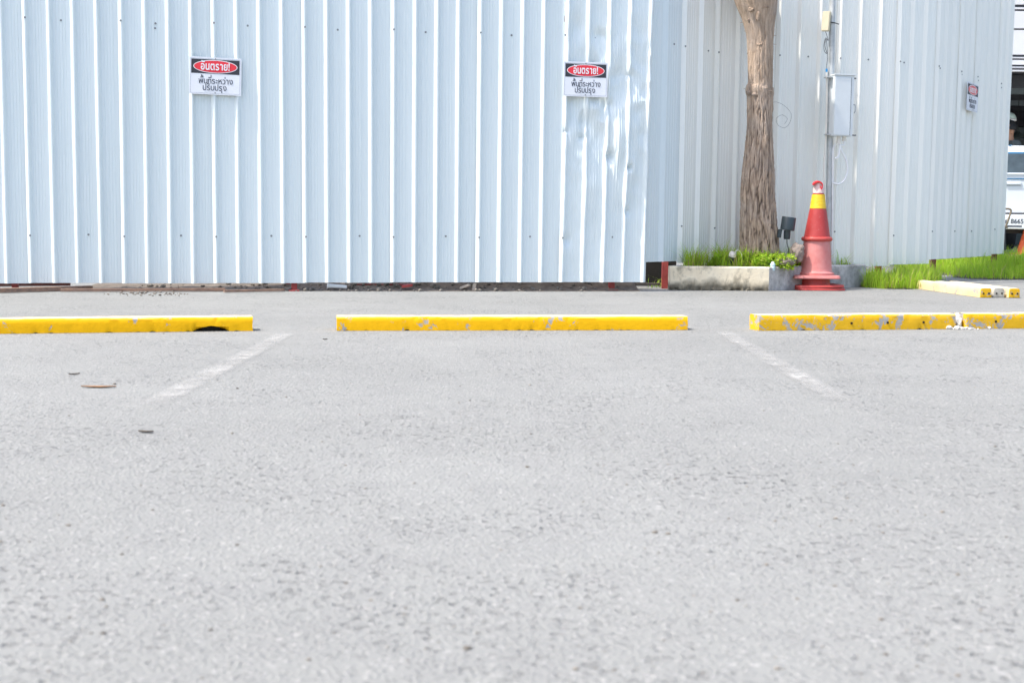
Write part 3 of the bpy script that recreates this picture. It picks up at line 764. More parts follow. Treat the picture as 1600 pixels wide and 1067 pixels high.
# knots, branch scars and short spurs
def knot(px, py, r, seed, dy=0.0, sq=(1, .6, .8), mat=M['bark'], name='knot'):
    # seated on the camera side of the trunk
    p = at(px, py, TY); z = p.z
    best = min(prof, key=lambda q: abs(q[1] - z)); dx = p.x - best[0]; rr = best[2]
    y = TY - math.sqrt(max(0.0, rr * rr - dx * dx)) + 0.012 + dy
    p = at(px, py, y); vs, fs = rocky(tuple(p), r, seed, 3, sq)
    me = MB().add(vs, fs).mesh(name, 60); a = me.attributes.new('fissure', 'FLOAT', 'POINT')
    a.data.foreach_set('value', [0.25 + 0.6 * max(0, noise.noise(Vector(v) * 40)) for v in vs]); return link(name, me, mat, trunk)
for k, (x, y, r, sq) in enumerate([(1176, 15, .035, (1.1, .6, .7)), (1192, 12, .04, (1.3, .6, .5)), (1171, 31, .022, (.8, .7, 1)), (1188, 70, .03, (1.2, .5, .4)), (1198, 60, .024, (.5, .5, 2.0)), (1203, 66, .016, (.5, .5, 2.4)), (1170, 145, .026, (1.0, .7, .9)), (1180, 148, .03, (1.0, .5, .6)), (1200, 143, .03, (1.2, .6, .5)), (1160, 306, .022, (.7, .7, 1.2)), (1185, 25, .03, (.7, .5, 1.6)), (1206, 372, .035, (.7, .6, 1.6)), (1165, 385, .03, (.8, .6, 1.4))]):
    knot(x, y, r, k + 3, 0, sq)
for (x0, y0, x1, y1) in [(1165, 29, 1157, 28), (1166, 36, 1156, 36), (1167, 50, 1162, 49), (1207, 58, 1213, 56), (1207, 70, 1213, 70), (1166, 142, 1162, 139)]:
    a, b_ = at(x0 + (4 if x1 < x0 else -4), y0, TY), at(x1, y1, TY)
    MB().tube([a, (a + b_) / 2 + Vector((0, 0, 0.003)), b_], [0.004, 0.003, 0.0015], 6).build('spur', M['bark'], trunk)
p0 = at(1207, 161, TY); w_ = [at(x, y, TY - 0.01) for x, y in [(1206, 161), (1214, 160), (1226, 166), (1236, 178), (1234, 192), (1226, 200), (1216, 196), (1213, 186), (1222, 180), (1230, 186), (1226, 194)]]
MB().tube(bez(w_, 8), 0.0011, 5).build('wire_loop', M['black_cable'], tree)
# limbs and crown stand above the picture, leaning back over the fence
top = pts[-1]
limbs = [[(top[0] - 0.06, TY, top[2] - 0.12, .095), (top[0] - .30, TY + .25, top[2] + .5, .08), (top[0] - .7, TY + 1.0, top[2] + 1.3, .06), (top[0] - .9, TY + 1.9, top[2] + 2.3, .03)],
         [(top[0] + 0.05, TY + .02, top[2] - 0.12, .10), (top[0] + .14, TY + .35, top[2] + .6, .085), (top[0] + .3, TY + 1.2, top[2] + 1.6, .06), (top[0] + .4, TY + 2.2, top[2] + 2.6, .03)],
         [(top[0], TY + .06, top[2] - 0.10, .07), (top[0] - .05, TY + .9, top[2] + .9, .05), (top[0] - .1, TY + 2.0, top[2] + 1.7, .03), (top[0] - .2, TY + 2.8, top[2] + 2.4, .02)]]
for k, lb in enumerate(limbs): bark_tube(lb, 28, 60, 0.005, 'limb', tree, k + 2)
def leaf_cloud(name, centers, n, size, parent, tint=(0.0, 0.7)):
    vs = []; fs = []; ti = []
    for k in range(n):
        c, r = random.choice(centers); v = Vector((random.gauss(0, 1), random.gauss(0, 1), random.gauss(0, 1))).normalized() * r * random.random() ** 0.45
        p = Vector(c) + v; a = Vector((random.gauss(0, 1), random.gauss(0, 1), random.gauss(0, .5))).normalized(); b2 = a.cross(Vector((random.gauss(0, 1), random.gauss(0, 1), random.gauss(0, 1)))).normalized()
        s = size * random.uniform(.6, 1.3); i = len(vs); vs += [p, p + a * s * .5 + b2 * s * .25, p + a * s, p + a * s * .5 - b2 * s * .25]; fs.append((i, i + 1, i + 2, i + 3)); tt = random.uniform(*tint); ti += [tt] * 4
    me = MB().add(vs, fs).mesh(name); a = me.attributes.new('tint', 'FLOAT', 'POINT'); a.data.foreach_set('value', ti); return link(name, me, M['blade'], parent)
cents = [((lb[-1][0] + random.uniform(-.6, .6), lb[-1][1] + random.uniform(-.2, .9), lb[-1][2] + random.uniform(-.2, .9)), random.uniform(.4, .75)) for lb in limbs for _ in range(5)]
leaf_cloud('crown', cents, 9000, 0.09, tree)

# ------------------------------------------------------------------ grass and weeds
def blades(name, pts, hmin, hmax, tint, label, cat, kind='stuff', width=0.005, lean=0.35):
    vs = []; fs = []; ti = []
    for p in pts:
        h = (hmin + (hmax * 1.35 - hmin) * random.random() ** 2.0) * (1.0 + 0.6 * noise.noise((p.x * 3.5, p.y * 3.5, 0)) + .3 * noise.noise((p.x * 11, p.y * 11, 0))); a = random.uniform(0, 2 * math.pi); l = random.uniform(0.05, lean * 2) * h
        dx = Vector((math.cos(a), math.sin(a), 0)); sd = Vector((-dx.y, dx.x, 0)) * width * random.uniform(.6, 1.4) / 2
        m1 = p + dx * l * .3 + Vector((0, 0, h * .55)); tp = p + dx * l + Vector((0, 0, h * random.uniform(.8, 1.0)))
        i = len(vs); vs += [p - sd, p + sd, m1 + sd * .8, m1 - sd * .8, tp]; fs += [(i, i + 1, i + 2, i + 3), (i + 3, i + 2, i + 4)]
        tt = tint(p); ti += [tt] * 5
    me = MB().add(vs, fs).mesh(name); at_ = me.attributes.new('tint', 'FLOAT', 'POINT'); at_.data.foreach_set('value', ti)
    return tag(link(name, me, M['blade']), label, cat, kind=kind)
def inside(x, y, poly):
    c = False; j = len(poly) - 1
    for i in range(len(poly)):
        if (poly[i][1] > y) != (poly[j][1] > y) and x < (poly[j][0] - poly[i][0]) * (y - poly[i][1]) / (poly[j][1] - poly[i][1]) + poly[i][0]: c = not c
        j = i
    return c
def scatter(poly, n, zf=lambda x, y: 0.0, jit=0.0):
    xs = [p[0] for p in poly]; ys = [p[1] for p in poly]; out = []
    while len(out) < n:
        x, y = random.uniform(min(xs), max(xs)), random.uniform(min(ys), max(ys))
        if inside(x + random.gauss(0, jit), y + random.gauss(0, jit), poly): out.append(Vector((x, y, zf(x, y))))
    return out
# ground of the grass: level by the lot, rising to the kerb of the forecourt
KY = 17.6
def sm(t): t = max(0.0, min(1.0, t)); return t * t * (3 - 2 * t)
def gz(x, y): return (0.05 * sm((y - 13.1) / 1.2) + 0.12 * sm((y - 14.3) / 3.0)) * sm((x - 3.6) / 0.7)
def gph(px, py):                              # pixel -> point on the rising ground
    d = ray(px, py); t = 8.0
    while t < 40:
        p = O + d * t
        if p.z <= gz(p.x, p.y): return p
        t += 0.02
    return p
g1 = [gph(*q) for q in ((1350, 449), (1385, 451.5), (1420, 452), (1443, 450), (1456, 441), (1464, 434))]
strip1 = [(p.x, p.y) for p in g1] + [(P3[1].x + .1, P3[1].y + 0.4), (P3[0].x, P3[0].y + .35), (g1[0].x - .02, P2[-1].y + .2)]
g2 = [gph(*q) for q in ((1486, 431), (1496, 434.5), (1520, 436.5), (1560, 437.5), (1620, 438), (1720, 438))]
strip2 = [(p.x, p.y) for p in g2] + [(9.4, KY), (P3[4].x - .9, KY), (P3[2].x - .3, P3[2].y + .5)]
xs = np.linspace(3.5, 14, 64); ys = np.linspace(13.0, KY + .05, 40)
bank = MB(); bank.add([(x, y, gz(x, y) + 0.004 * (1 if 13.05 < y and x > 3.55 else -1)) for y in ys for x in xs], [(j * 64 + i, j * 64 + i + 1, (j + 1) * 64 + i + 1, (j + 1) * 64 + i) for j in range(39) for i in range(63)])
tag(bank.build('asphalt_ramp', M['asphalt'], smooth=60), kind='structure')
def patch(poly, z, step=.06):
    xs = [p[0] for p in poly]; ys = [p[1] for p in poly]; mb = MB(); x = min(xs)
    while x < max(xs):
        y = min(ys)
        while y < max(ys):
            if inside(x + step / 2, y + step / 2, poly): mb.add([(a, b, gz(a, b) + z) for a, b in ((x, y), (x + step, y), (x + step, y + step), (x, y + step))], [(0, 1, 2, 3)])
            y += step
        x += step
    return tag(mb.build('bare_soil', M['soil']), kind='structure')
patch(strip1, .009); patch(strip2, .009)
tg = lambda y0, dead: (lambda p: min(1.0, max(0, random.gauss(y0, .16))) if random.random() > dead else random.uniform(.86, 1))
blades('grass', scatter(strip1, 7500, gz, 0.05), 0.06, 0.17, tg(.62, .07), 'bright green grass between the planter and the yellow beams', 'grass', width=.006)
blades('grass', scatter(strip2, 16000, gz, 0.05), 0.06, 0.17, tg(.50, .03), 'bright green grass strip under the far end of the fence', 'grass', width=.006)
pw = [(PA.x + .12, PA.y + .10), (PB.x - .0, PB.y + .10), (PC.x - .12, PC.y + .05), (PD.x - .15, PD.y - .02), (PE.x + .15, PE.y - .03)]
pz = lambda x, y: z0p - 0.036
wp = [p for p in scatter(pw, 9000, pz) if random.random() < (1.0 if p.x < tx + .55 else .28) and noise.noise((p.x * 4.5, p.y * 4.5, 3)) + .25 * noise.noise((p.x * 14, p.y * 14, 1)) > -.12]
w_o = blades('weeds', wp, 0.05, 0.19, tg(.62, .16), 'mixed green and straw weeds growing in the planter', 'weeds', width=.007, lean=.6)
near = [(Vector((tx + random.uniform(-.1, .28), TY - random.uniform(.16, .32), z0p + random.uniform(.0, .10))), .05) for _ in range(40)]
near += [(Vector((tx + random.uniform(-.45, -.1), TY - random.uniform(0, .25), z0p + random.uniform(.0, .10))), .05) for _ in range(22)] + [(Vector((PC.x - random.uniform(.12, .3), PC.y + random.uniform(.1, .3) , z0p + random.uniform(0, .06))), .05) for _ in range(10)]
lw = leaf_cloud('leafy_weeds', near, 3600, 0.032, None, (.3, .85)); tag(lw, 'small leafy weeds at the foot of the tree', 'weeds', kind='stuff')
tall = [Vector((tx + random.uniform(-.5, -.15), TY + random.uniform(-.25, .15), z0p - .04)) for _ in range(60)] + [Vector((PC.x - random.uniform(.05, .3), PC.y + random.uniform(.1, .25), z0p - .04)) for _ in range(8)]
blades('tall_weeds', tall, .15, .30, tg(.6, .2), 'thin tall weed stalks against the metal fence', 'weeds', width=.004, lean=.5)
fw = []
for px, n_ in ((845, 60), (855, 60), (830, 45), (870, 30), (815, 30), (1026, 22), (1033, 8)):
    for _ in range(n_): q = gp(px + random.gauss(0, 7), 450.5 if px < 1000 else 450); q.y += .06; fw.append(q)
blades('fence_weeds', fw, .05, .15, tg(.5, .25), 'weeds pushing out under the fence near its dented end', 'weeds', width=.006, lean=.9)

# ------------------------------------------------------------------ traffic cones in one stack
CP = gp(1274, 452.5); CP.z = 0; cy_ = CP.y
ppm = (at(1274, 400, cy_) - at(1274, 300, cy_)).length / 100
def zc(py): return at(1274, py, cy_).z
def rr_(px): return px * ppm
def base_plate(mb, half, z0, z1, rz, bend=None, r=0.05):
    poly = []
    for sx, sy, a0 in ((1, 1, 0), (-1, 1, 90), (-1, -1, 180), (1, -1, 270)):
        for k in range(6):
            a = R(a0 + 18 * k); poly.append((sx * (half - r) + r * math.cos(a), sy * (half - r) + r * math.sin(a)))
    n = len(poly); M_ = Matrix.Rotation(rz, 3, 'Z'); vs = []
    for z, k in ((z0, 1), (z0 + (z1 - z0) * .3, 1.012), (z1, .985)):
        for x, y in poly:
            v = M_ @ Vector((x * k, y * k, z)); 
            if bend: v.z += bend(v.x, v.y)
            vs.append(v + Vector((CP.x, CP.y, 0)))
    fs = [tuple(range(n - 1, -1, -1)), tuple(range(2 * n, 3 * n))]
    for l in range(2): fs += [(l * n + i, l * n + (i + 1) % n, (l + 1) * n + (i + 1) % n, (l + 1) * n + i) for i in range(n)]
    mb.add(vs, fs)
def cone(label, mat, prof, plate, rz, bend=None, tape=None, tip=None, collar=None):
    t = thing('traffic_cone', (CP.x, CP.y, plate[0] if plate else prof[0][1]), label, 'traffic cone', 'traffic cones in one stack')
    pr = [(max(.004, r + .0015 * noise.noise((z * 20, r * 9, rz))), z) for r, z in prof]
    MB().lathe(pr, (CP.x, CP.y, 0), 48).build('body', mat, t, smooth=40)
    if plate:
        mb = MB(); base_plate(mb, plate[2], plate[0], plate[1], rz, bend); mb.build('base', mat, t, smooth=30)
    if collar:
        mb = MB(); vs = []; fs = []; n = 64; m_ = 10
        for k in range(n):
            a = 2 * math.pi * k / n; wob = .004 * noise.noise((math.cos(a) * 2, math.sin(a) * 2, 4)); rad = collar[0] + .003 * noise.noise((math.cos(a) * 3, math.sin(a) * 3, 9))
            for j in range(m_):
                b2 = 2 * math.pi * j / m_; vs.append((CP.x + (rad + collar[2] * math.cos(b2)) * math.cos(a), CP.y + (rad + collar[2] * math.cos(b2)) * math.sin(a), collar[1] + wob + collar[3] * math.sin(b2)))
        for k in range(n):
            for j in range(m_): fs.append((k * m_ + j, ((k + 1) % n) * m_ + j, ((k + 1) % n) * m_ + (j + 1) % m_, k * m_ + (j + 1) % m_))
        mb.add(vs, fs); mb.build('rim', M['cone_coral'], t, smooth=60)
    if tape:
        MB().lathe([(r + .003 + .0012 * noise.noise((z * 90, 2, 2)), z) for r, z in tape], (CP.x, CP.y, 0), 48, cap=True).build('yellow_tape_band', M['tape'], t, smooth=50)
    if tip: MB().lathe(tip, (CP.x, CP.y, 0), 32).build('tip', M['cone_tip'], t, smooth=50)
    return t
def lin(a, b_, n=10): return [(a[0] + (b_[0] - a[0]) * i / n, a[1] + (b_[1] - a[1]) * i / n) for i in range(n + 1)]
hb = rr_(79) / 2
cone('bottom coral red cone of the stack, its square base on the asphalt', M['cone_coral'], lin((rr_(21), zc(446.5)), (rr_(13), zc(415)), 6), (0.001, 0.024, hb * .94), R(6))
cone('coral red cone squeezed between the bottom base and the faded pink cone', M['cone_coral'], lin((rr_(23.5), zc(448)), (rr_(21.5), zc(434)), 6) + [(rr_(15), zc(400))], (0.027, 0.052, hb * .925), R(3), lambda x, y: .004 * math.sin(x * 9))
cone('sun faded pink traffic cone in the middle of the stack', M['cone_pink'], [(rr_(28), zc(430)), (rr_(28), zc(426)), (rr_(25.5), zc(424.5))] + lin((rr_(24.8), zc(423)), (rr_(20.3), zc(376)), 12) + [(rr_(14), zc(360)), (rr_(11), zc(345))], (zc(434.5), zc(430), hb * .90), R(-9), lambda x, y: max(0, -x - .10) * max(0, y + .05) * 1.6)
cone('topmost red traffic cone of the stack with a yellow tape band', M['cone_red'], lin((rr_(21), zc(375)), (rr_(8.6), zc(302)), 20) + lin((rr_(8.3), zc(301)), (rr_(7.3), zc(288)), 4), None, R(0), None,
     lin((rr_(12.3), zc(326)), (rr_(9.4), zc(304)), 14), [(rr_(9.0), zc(302)), (rr_(8.6), zc(296.5)), (rr_(8.0), zc(293)), (rr_(7.6), zc(288)), (rr_(6.5), zc(285.5)), (rr_(4), zc(285))], (rr_(20.5), zc(373.5), rr_(3.4), rr_(3.6)))
rag = [at(x, y, cy_ - .05) for x, y in [(1271, 287.5), (1274, 284.5), (1279, 283), (1284, 285.5), (1285.5, 290), (1283, 294), (1281.5, 290)]]
mb = MB(); P = bez(rag, 6); w = 0.016
mb.add([p + Vector((0, dy, 0)) + Vector((0, 0, dz)) for p in P for dy, dz in ((-.012, 0), (.05, .004), (.05, -.01), (-.012, -.014))], [(4 * i + k, 4 * i + 4 + k, 4 * i + 4 + (k + 1) % 4, 4 * i + (k + 1) % 4) for i in range(len(P) - 1) for k in range(4)] + [(3, 2, 1, 0), tuple(4 * (len(P) - 1) + k for k in range(4))])
tag(mb.build('plastic_strip', M['red_rag'], smooth=50), 'bright red curled strip stuck on the tip of the cones', 'strip')

# ------------------------------------------------------------------ lamps, rocks and bottle in the planter
LY = TY - 0.12
lp = thing('garden_spotlight', tuple(at(1222, 405, LY)), 'black cylindrical garden spotlight beside the foot of the tree', 'spotlight', 'garden spotlights in the planter')
axis = (at(1233, 338, LY) - at(1228, 372, LY)).normalized(); q = axis.to_track_quat('Z', 'Y').to_matrix()
a, b_ = at(1231.5, 340, LY), at(1230, 360, LY); r_ = (at(1243, 350, LY) - at(1221, 350, LY)).length / 2
h_ = (a - b_).length
MB().lathe([(r_ * .93, 0), (r_, .004), (r_, h_), (r_ * .96, h_ + .004), (r_ * .86, h_ + .004), (r_ * .84, h_ - .03)], tuple(b_), 32, q).build('head', M['black_plastic'], lp, smooth=40)
c_ = at(1229.5, 374, LY); MB().lathe([(r_ * .40, 0), (r_ * .46, .012), (r_ * .50, (b_ - c_).length)], tuple(c_), 20, (b_ - c_).to_track_quat('Z', 'Y').to_matrix()).build('socket', M['black_plastic'], lp, smooth=40)
MB().box(tuple(at(1218, 365, LY)), (.035, .04, .08), Matrix.Rotation(R(8), 4, 'Y')).build('bracket', M['black_plastic'], lp, bevel=.004)
MB().tube(bez([c_ - axis * -.004, at(1230, 382, LY), at(1232, 390, LY), at(1231, 402, LY), at(1230, 414, LY)], 6), .0045, 6).build('cable', M['black_cable'], lp)
LY2 = PB.y + .16
l2 = thing('garden_spotlight', tuple(at(1142, 414, LY2)), 'small garden spotlight with a pale glass face, lying in the weeds', 'spotlight', 'garden spotlights in the planter')
ax = (at(1145, 397, LY2 - .03) - at(1141, 412, LY2)).normalized(); qq = ax.to_track_quat('Z', 'Y').to_matrix(); b2 = at(1141, 412, LY2)
mb = MB(); mb.lathe([(.020, 0), (.024, .03), (.034, .055), (.036, .075)], tuple(b2), 20, qq); mb.build('housing', M['black_plastic'], l2, smooth=40)
for k in range(8):
    an = 2 * math.pi * k / 8; off = qq @ Vector((math.cos(an) * .028, math.sin(an) * .028, .03))
    MB().box(tuple(b2 + off), (.018, .003, .05), (qq @ Matrix.Rotation(an, 3, 'Z')).to_4x4()).build('cooling_fin', M['black_plastic'], l2)
mb = MB(); mb.lathe([(.036, .0755), (.037, .095), (.030, .115), (.015, .122)], tuple(b2), 24, qq); mb.build('glass_face', M['lamp_glass'], l2, smooth=50)
MB().tube(bez([b2 + ax * .08, at(1152, 391, LY2), at(1158, 396, LY2), at(1160, 405, LY2)], 6), .004, 6).build('cable', M['cream_pipe'], l2)
def rockobj(px, py, y, r, seed, sq, label):
    p = at(px, py, y); vs, fs = rocky(tuple(p), r, seed, 4, sq)
    k = []
    for v in vs:
        d = Vector(v) - p; k.append(p + d * (1 + .16 * noise.noise(d * 22) + .07 * noise.noise(d * 60)))
    return tag(MB().add(k, fs).build('rock', M['rock'], smooth=70), label, 'rock', 'rocks in the planter')
rockobj(1246, 396, TY - .16, .078, 3, (.8, .8, 1.15), 'upright brown rock partly hidden behind the cones')
rockobj(1229, 409, TY - .30, .062, 8, (1.3, .7, .55), 'lower grey brown rock leaning beside the upright one')
bt = at(1207.5, 412, PB.y + .06); mb = MB()
bot = thing('plastic_bottle', (bt.x, bt.y, z0p - .035), 'small pale blue plastic bottle standing on the planter edge', 'bottle')
MB().lathe([(.022, z0p - .035), (.025, z0p - .02), (.0255, z0p + .002), (.023, z0p + .008), (.0255, z0p + .014), (.024, z0p + .028), (.014, z0p + .038)], (bt.x, bt.y, 0), 20).build('body', M['bottle'], bot, smooth=40)
MB().lathe([(.0135, z0p + .0385), (.0135, z0p + .047), (.011, z0p + .049)], (bt.x, bt.y, 0), 16).build('cap', M['letter_white'], bot, smooth=40)

# ------------------------------------------------------------------ pole with boxes
PY = 13.08
pt, pb = at(1301.5, -40, PY), at(1293, 425, PY); pb.z = .15
pole = thing('steel_pole', (pb.x, PY, .15), 'slim grey steel pole standing behind the cones', 'pole')
pr_ = (at(1304, 200, PY) - at(1294.6, 200, PY)).length / 2
dirp = (pt - pb).normalized()
MB().tube([pb, pt, pt + dirp * 1.2], pr_, 20).build('pipe', M['galv'], pole, smooth=60)
MB().lathe([(pr_ + .001, 3.0), (pr_ * 1.1, 3.02), (pr_ * .6, 3.05)], (0, 0, 0), 16).v and None
MB().tube(bez([at(1291.5, 112, PY - .02), at(1292, 150, PY - .02), at(1290.5, 220, PY - .02), at(1287.5, 262, PY - .02), at(1289, 290, PY - .02), at(1290, 330, PY - .02), at(1289, 400, PY - .02)], 8), .009, 8).build('conduit', M['cream_pipe'], pole, smooth=60)
MB().tube([at(1291.5, 108, PY - .02), at(1291.5, 113, PY - .02)], .0105, 8).build('conduit_end', M['blue_plastic'], pole)
BD = .13                                                   # electrical cabinet
bx0, bx1 = at(1302.5, 165, PY - .10), at(1330, 165, PY - .10)
cw = (bx1 - bx0).length; zt_, zb_ = at(1316, 118, PY - .1).z, at(1316, 213, PY - .1).z
cab = thing('electrical_cabinet', ((bx0.x + bx1.x) / 2, PY - .1, zb_), 'tall pale grey electrical cabinet fixed to the pole above the cones', 'cabinet')
MB().box(((bx0.x + bx1.x) / 2 + .017, PY - .03, (zt_ + zb_) / 2), (cw + .034, BD, zt_ - zb_)).build('case', M['box_grey'], cab, bevel=.003)
MB().box(((bx0.x + bx1.x) / 2, PY - .101, (zt_ + zb_) / 2 - .006), (cw - .002, .008, zt_ - zb_ - .03)).build('door', M['box_grey'], cab, bevel=.002)
MB().box(((bx0.x + bx1.x) / 2 + .022, PY - .035, zt_ + .006), (cw + .055, BD + .02, .012)).build('lid', M['box_grey'], cab, bevel=.002)
MB().box((bx1.x + .003, PY - .0975, (zt_ + zb_) / 2 - .006), (.005, .004, zt_ - zb_ - .03)).build('door_gap', M['box_edge'], cab)
for py_ in (122.5, 211.5):
    p = at(1338, py_, PY - .03); MB().box((p.x, p.y, p.z), (.045, .03, .012)).build('bracket', M['box_edge'], cab)
    p = at(1297, py_ - .5, PY - .02); MB().box((p.x, p.y, p.z), (.075, .075, .010)).build('clamp', M['galv'], cab)
MB().tube([at(1334, 163.5, PY - .05), at(1339.5, 163.5, PY - .05), at(1340.5, 166, PY - .05), at(1340, 174, PY - .05), at(1338.5, 177, PY - .05)], .005, 6).build('handle', M['galv'], cab)
for px_, l_ in ((1312.5, 224), (1322, 220)):
    a_, b_ = at(px_, 212.5, PY - .04), at(px_, l_, PY - .04); MB().tube([a_, b_], .020, 14).build('cable_gland', M['cream_pipe'], cab)
    MB().tube([b_ + Vector((0, 0, .014)), b_ - Vector((0, 0, .004))], .0235, 14).build('gland_nut', M['cream_pipe'], cab)
MB().tube(bez([at(1322, 220, PY - .04), at(1321, 227, PY - .04), at(1315, 228, PY - .04), at(1314, 236, PY - .04), at(1312, 245, PY - .04), at(1306, 248, PY - .04)], 6), .010, 8).build('bent_conduit', M['white_pipe'], cab, smooth=60)
MB().tube(bez([at(1313, 224, PY - .04), at(1319, 238, PY - .04), at(1326, 252, PY - .04), at(1327.5, 268, PY - .04), at(1322, 282, PY - .04), at(1312, 288, PY - .04), at(1304, 286, PY - .02)], 6), .0105, 8).build('looped_conduit', M['white_pipe'], cab, smooth=60)
MB().tube(bez([at(1309, 226, PY - .02), at(1304.5, 232, PY - .01), at(1304, 260, PY - .01), at(1303.5, 330, PY - .01), at(1303, 400, PY - .01)], 6), .0085, 8).build('down_conduit', M['white_pipe'], cab, smooth=60)
cab.rotation_euler.z = R(13)
an_c = at(1291, 34, PY - .04)                               # small beige radio box
an = thing('radio_box', tuple(an_c), 'small beige plastic box strapped near the top of the pole', 'box')
MB().box(tuple(an_c), (.075, .05, .19), Matrix.Rotation(R(3), 4, 'Y') @ Matrix.Rotation(R(-28), 4, 'Z')).build('case', M['beige'], an, bevel=.006)
MB().box(tuple(an_c + Vector((.002, .027, 0))), (.04, .02, .12), Matrix.Rotation(R(-28), 4, 'Z')).build('back_plate', M['galv'], an)
MB().tube([at(1297, 35.2, PY - .04), at(1303, 36, PY - .045), at(1307, 37, PY - .03), at(1311, 38.5, PY - .03)], .0045, 6).build('strap', M['black_cable'], an)
MB().tube(bez([at(1290, 50, PY - .04), at(1292, 56, PY - .04), at(1294, 64, PY - .04), at(1290, 60, PY - .05), at(1287.5, 70, PY - .04), at(1288, 80, PY - .04), at(1292, 84, PY - .04), at(1289, 72, PY - .05), at(1291, 62, PY - .04), at(1293, 86, PY - .04), at(1292, 100, PY - .03), at(1291.6, 109, PY - .02)], 6), .0028, 6).build('cable', M['black_cable'], an)

# ------------------------------------------------------------------ under the fence: dirt, rubble, boards, rusty bars
def fpt(px, off, z): 
    s = s_of(onfence1(px, 449)); p = A0 + D1 * s - N1 * off; return Vector((p.x, p.y, z))
yard = MB(); nx = 60; ny = 10
for j in range(ny + 1):
    for i in range(nx + 1):
        px = 130 + (1000 - 130) * i / nx; off = -0.02 + 1.6 * (j / ny) ** 1.4
        rise = (.02 + .17 * max(0, min(1, (px - 330) / 420))) * min(1, max(0, off - .02) / .6)
        p = fpt(px, off, 0); z = .003 + rise + .02 * noise.noise((p.x * 5, p.y * 5, 0)) * min(1, max(0, off) / .2); yard.v.append((p.x, p.y, max(.003, z)))
yard.f = [(j * (nx + 1) + i, j * (nx + 1) + i + 1, (j + 1) * (nx + 1) + i + 1, (j + 1) * (nx + 1) + i) for j in range(ny) for i in range(nx)]
tag(yard.build('bare_earth', M['dirt'], smooth=60), kind='structure')
mb = MB()
for k in range(520):
    px = random.triangular(160, 1010, 560); off = abs(random.gauss(0.05, .30)) - .03; r = abs(random.gauss(.005, .008)) + .004
    p = fpt(px, off, 0); hz = (.02 + .17 * max(0, min(1, (px - 330) / 420))) * min(1, max(0, off - .02) / .6)
    mb.add(*rocky((p.x, p.y, hz + r * .5), r, k, 1))
for k in range(90):
    px = random.gauss(235, 30); p = gp(px, 459.5 + random.gauss(0, 1.6)); r = abs(random.gauss(.004, .003)) + .003; mb.add(*rocky((p.x, p.y, r * .5), r, k, 1))
tag(mb.build('rubble', M['stone']), 'loose stones and rubble along the foot of the fence', 'rubble', kind='stuff')
def lying(name, px0, py0, px1, py1, w, h, mat, label, cat, group=None, z=0.0, L=False):
    a, b_ = gp(px0, py0, z), gp(px1, py1, z); d = b_ - a; ang = math.atan2(d.y, d.x); l = d.length; c = (a + b_) / 2
    mb = MB(); rot = Matrix.Rotation(ang, 4, 'Z')
    n_ = 24; vs = []
    for i in range(n_ + 1):
        u = -l / 2 + l * i / n_
        for (y, zz) in ((-w / 2, 0), (w / 2, 0), (w / 2, h), (-w / 2, h)):
            q = rot.to_3x3() @ Vector((u, y + .003 * noise.noise((u * 2, px0, 1)), 0)); vs.append((c.x + q.x, c.y + q.y, z + zz + .002 + .004 * (1 + noise.noise((u * 1.3, px0, 5)))))
    fs = [(4 * i + k, 4 * i + (k + 1) % 4, 4 * i + 4 + (k + 1) % 4, 4 * i + 4 + k) for i in range(n_) for k in range(4)] + [(0, 1, 2, 3)[::-1], tuple(4 * n_ + k for k in range(4))]
    mb.add(vs, fs); return tag(mb.build(name, mat), label, cat, group)
lying('steel_bar', -120, 462, 142, 453.5, .07, .034, M['rust'], 'thicker rusty steel bar on the asphalt at the left edge', 'steel bar', 'rusty bars by the fence')
lying('steel_bar', 95, 456.6, 352, 455.6, .05, .022, M['rust'], 'long thin rusty bar ending in mid air before the red post', 'steel bar', 'rusty bars by the fence') ['label'] = 'long thin rusty steel bar lying in front of the fence'
lying('steel_bar', 350, 457.6, 444, 456.0, .04, .018, M['rust'], 'short rusty steel bar next to the red post foot', 'steel bar', 'rusty bars by the fence')
lying('steel_bar', -60, 449.0, 110, 447.2, .04, .03, M['brown_steel'], 'dark red steel channel under the left end of the fence', 'steel bar', 'rusty bars by the fence')
p = fpt(570, .12, .03)
lying('red_batten', 556, 447.4, 645, 448.2, .03, .018, M['red_steel'], 'thin pinkish red batten lying under the fence', 'batten', z=.03)
tag(MB().box(tuple(fpt(637, .06, .045)), (.09, .05, .022), Matrix.Rotation(R(20), 4, 'Z') @ Matrix.Rotation(R(-9), 4, 'Y')).build('red_offcut', M['cone_coral'], bevel=.003), 'broken bright red piece on the rubble under the fence', 'offcut')
tag(MB().box(tuple(fpt(728, .05, .04)), (.09, .06, .022), Matrix.Rotation(R(-18), 4, 'Z') @ Matrix.Rotation(R(-22), 4, 'Y')).build('wood_offcut', M['pale_timber'], bevel=.003), 'pale wood offcut lying slanted under the fence', 'offcut', 'pale wood scraps')
tag(MB().box(tuple(fpt(742, .04, .035)), (.03, .04, .07), Matrix.Rotation(R(10), 4, 'Y')).build('wood_offcut', M['pale_timber'], bevel=.003), 'small upright pale wood scrap touching the fence bottom', 'offcut', 'pale wood scraps')
tag(MB().tube(bez([fpt(512, .05, .045), fpt(525, .06, .04), fpt(542, .04, .035)], 6), [.022 - .0006 * i for i in range(13)], 8).build('foam_tube', M['white_pipe'], smooth=60), 'whitish crumpled tube under the fence right of the red post', 'tube')
lying('timber_board', 790, 448.2, 902, 447.6, .05, .05, M['timber'], 'dark weathered board lying behind the fence gap', 'board', 'boards behind the fence gap', z=.02)
lying('timber_board', 905, 447.8, 1030, 446.2, .04, .02, M['timber'], 'thin grey stick of timber in the gap beside the red posts', 'board', 'boards behind the fence gap', z=.03)
a_, b_ = fpt(655, .42, 0), fpt(1006, .42, 0)
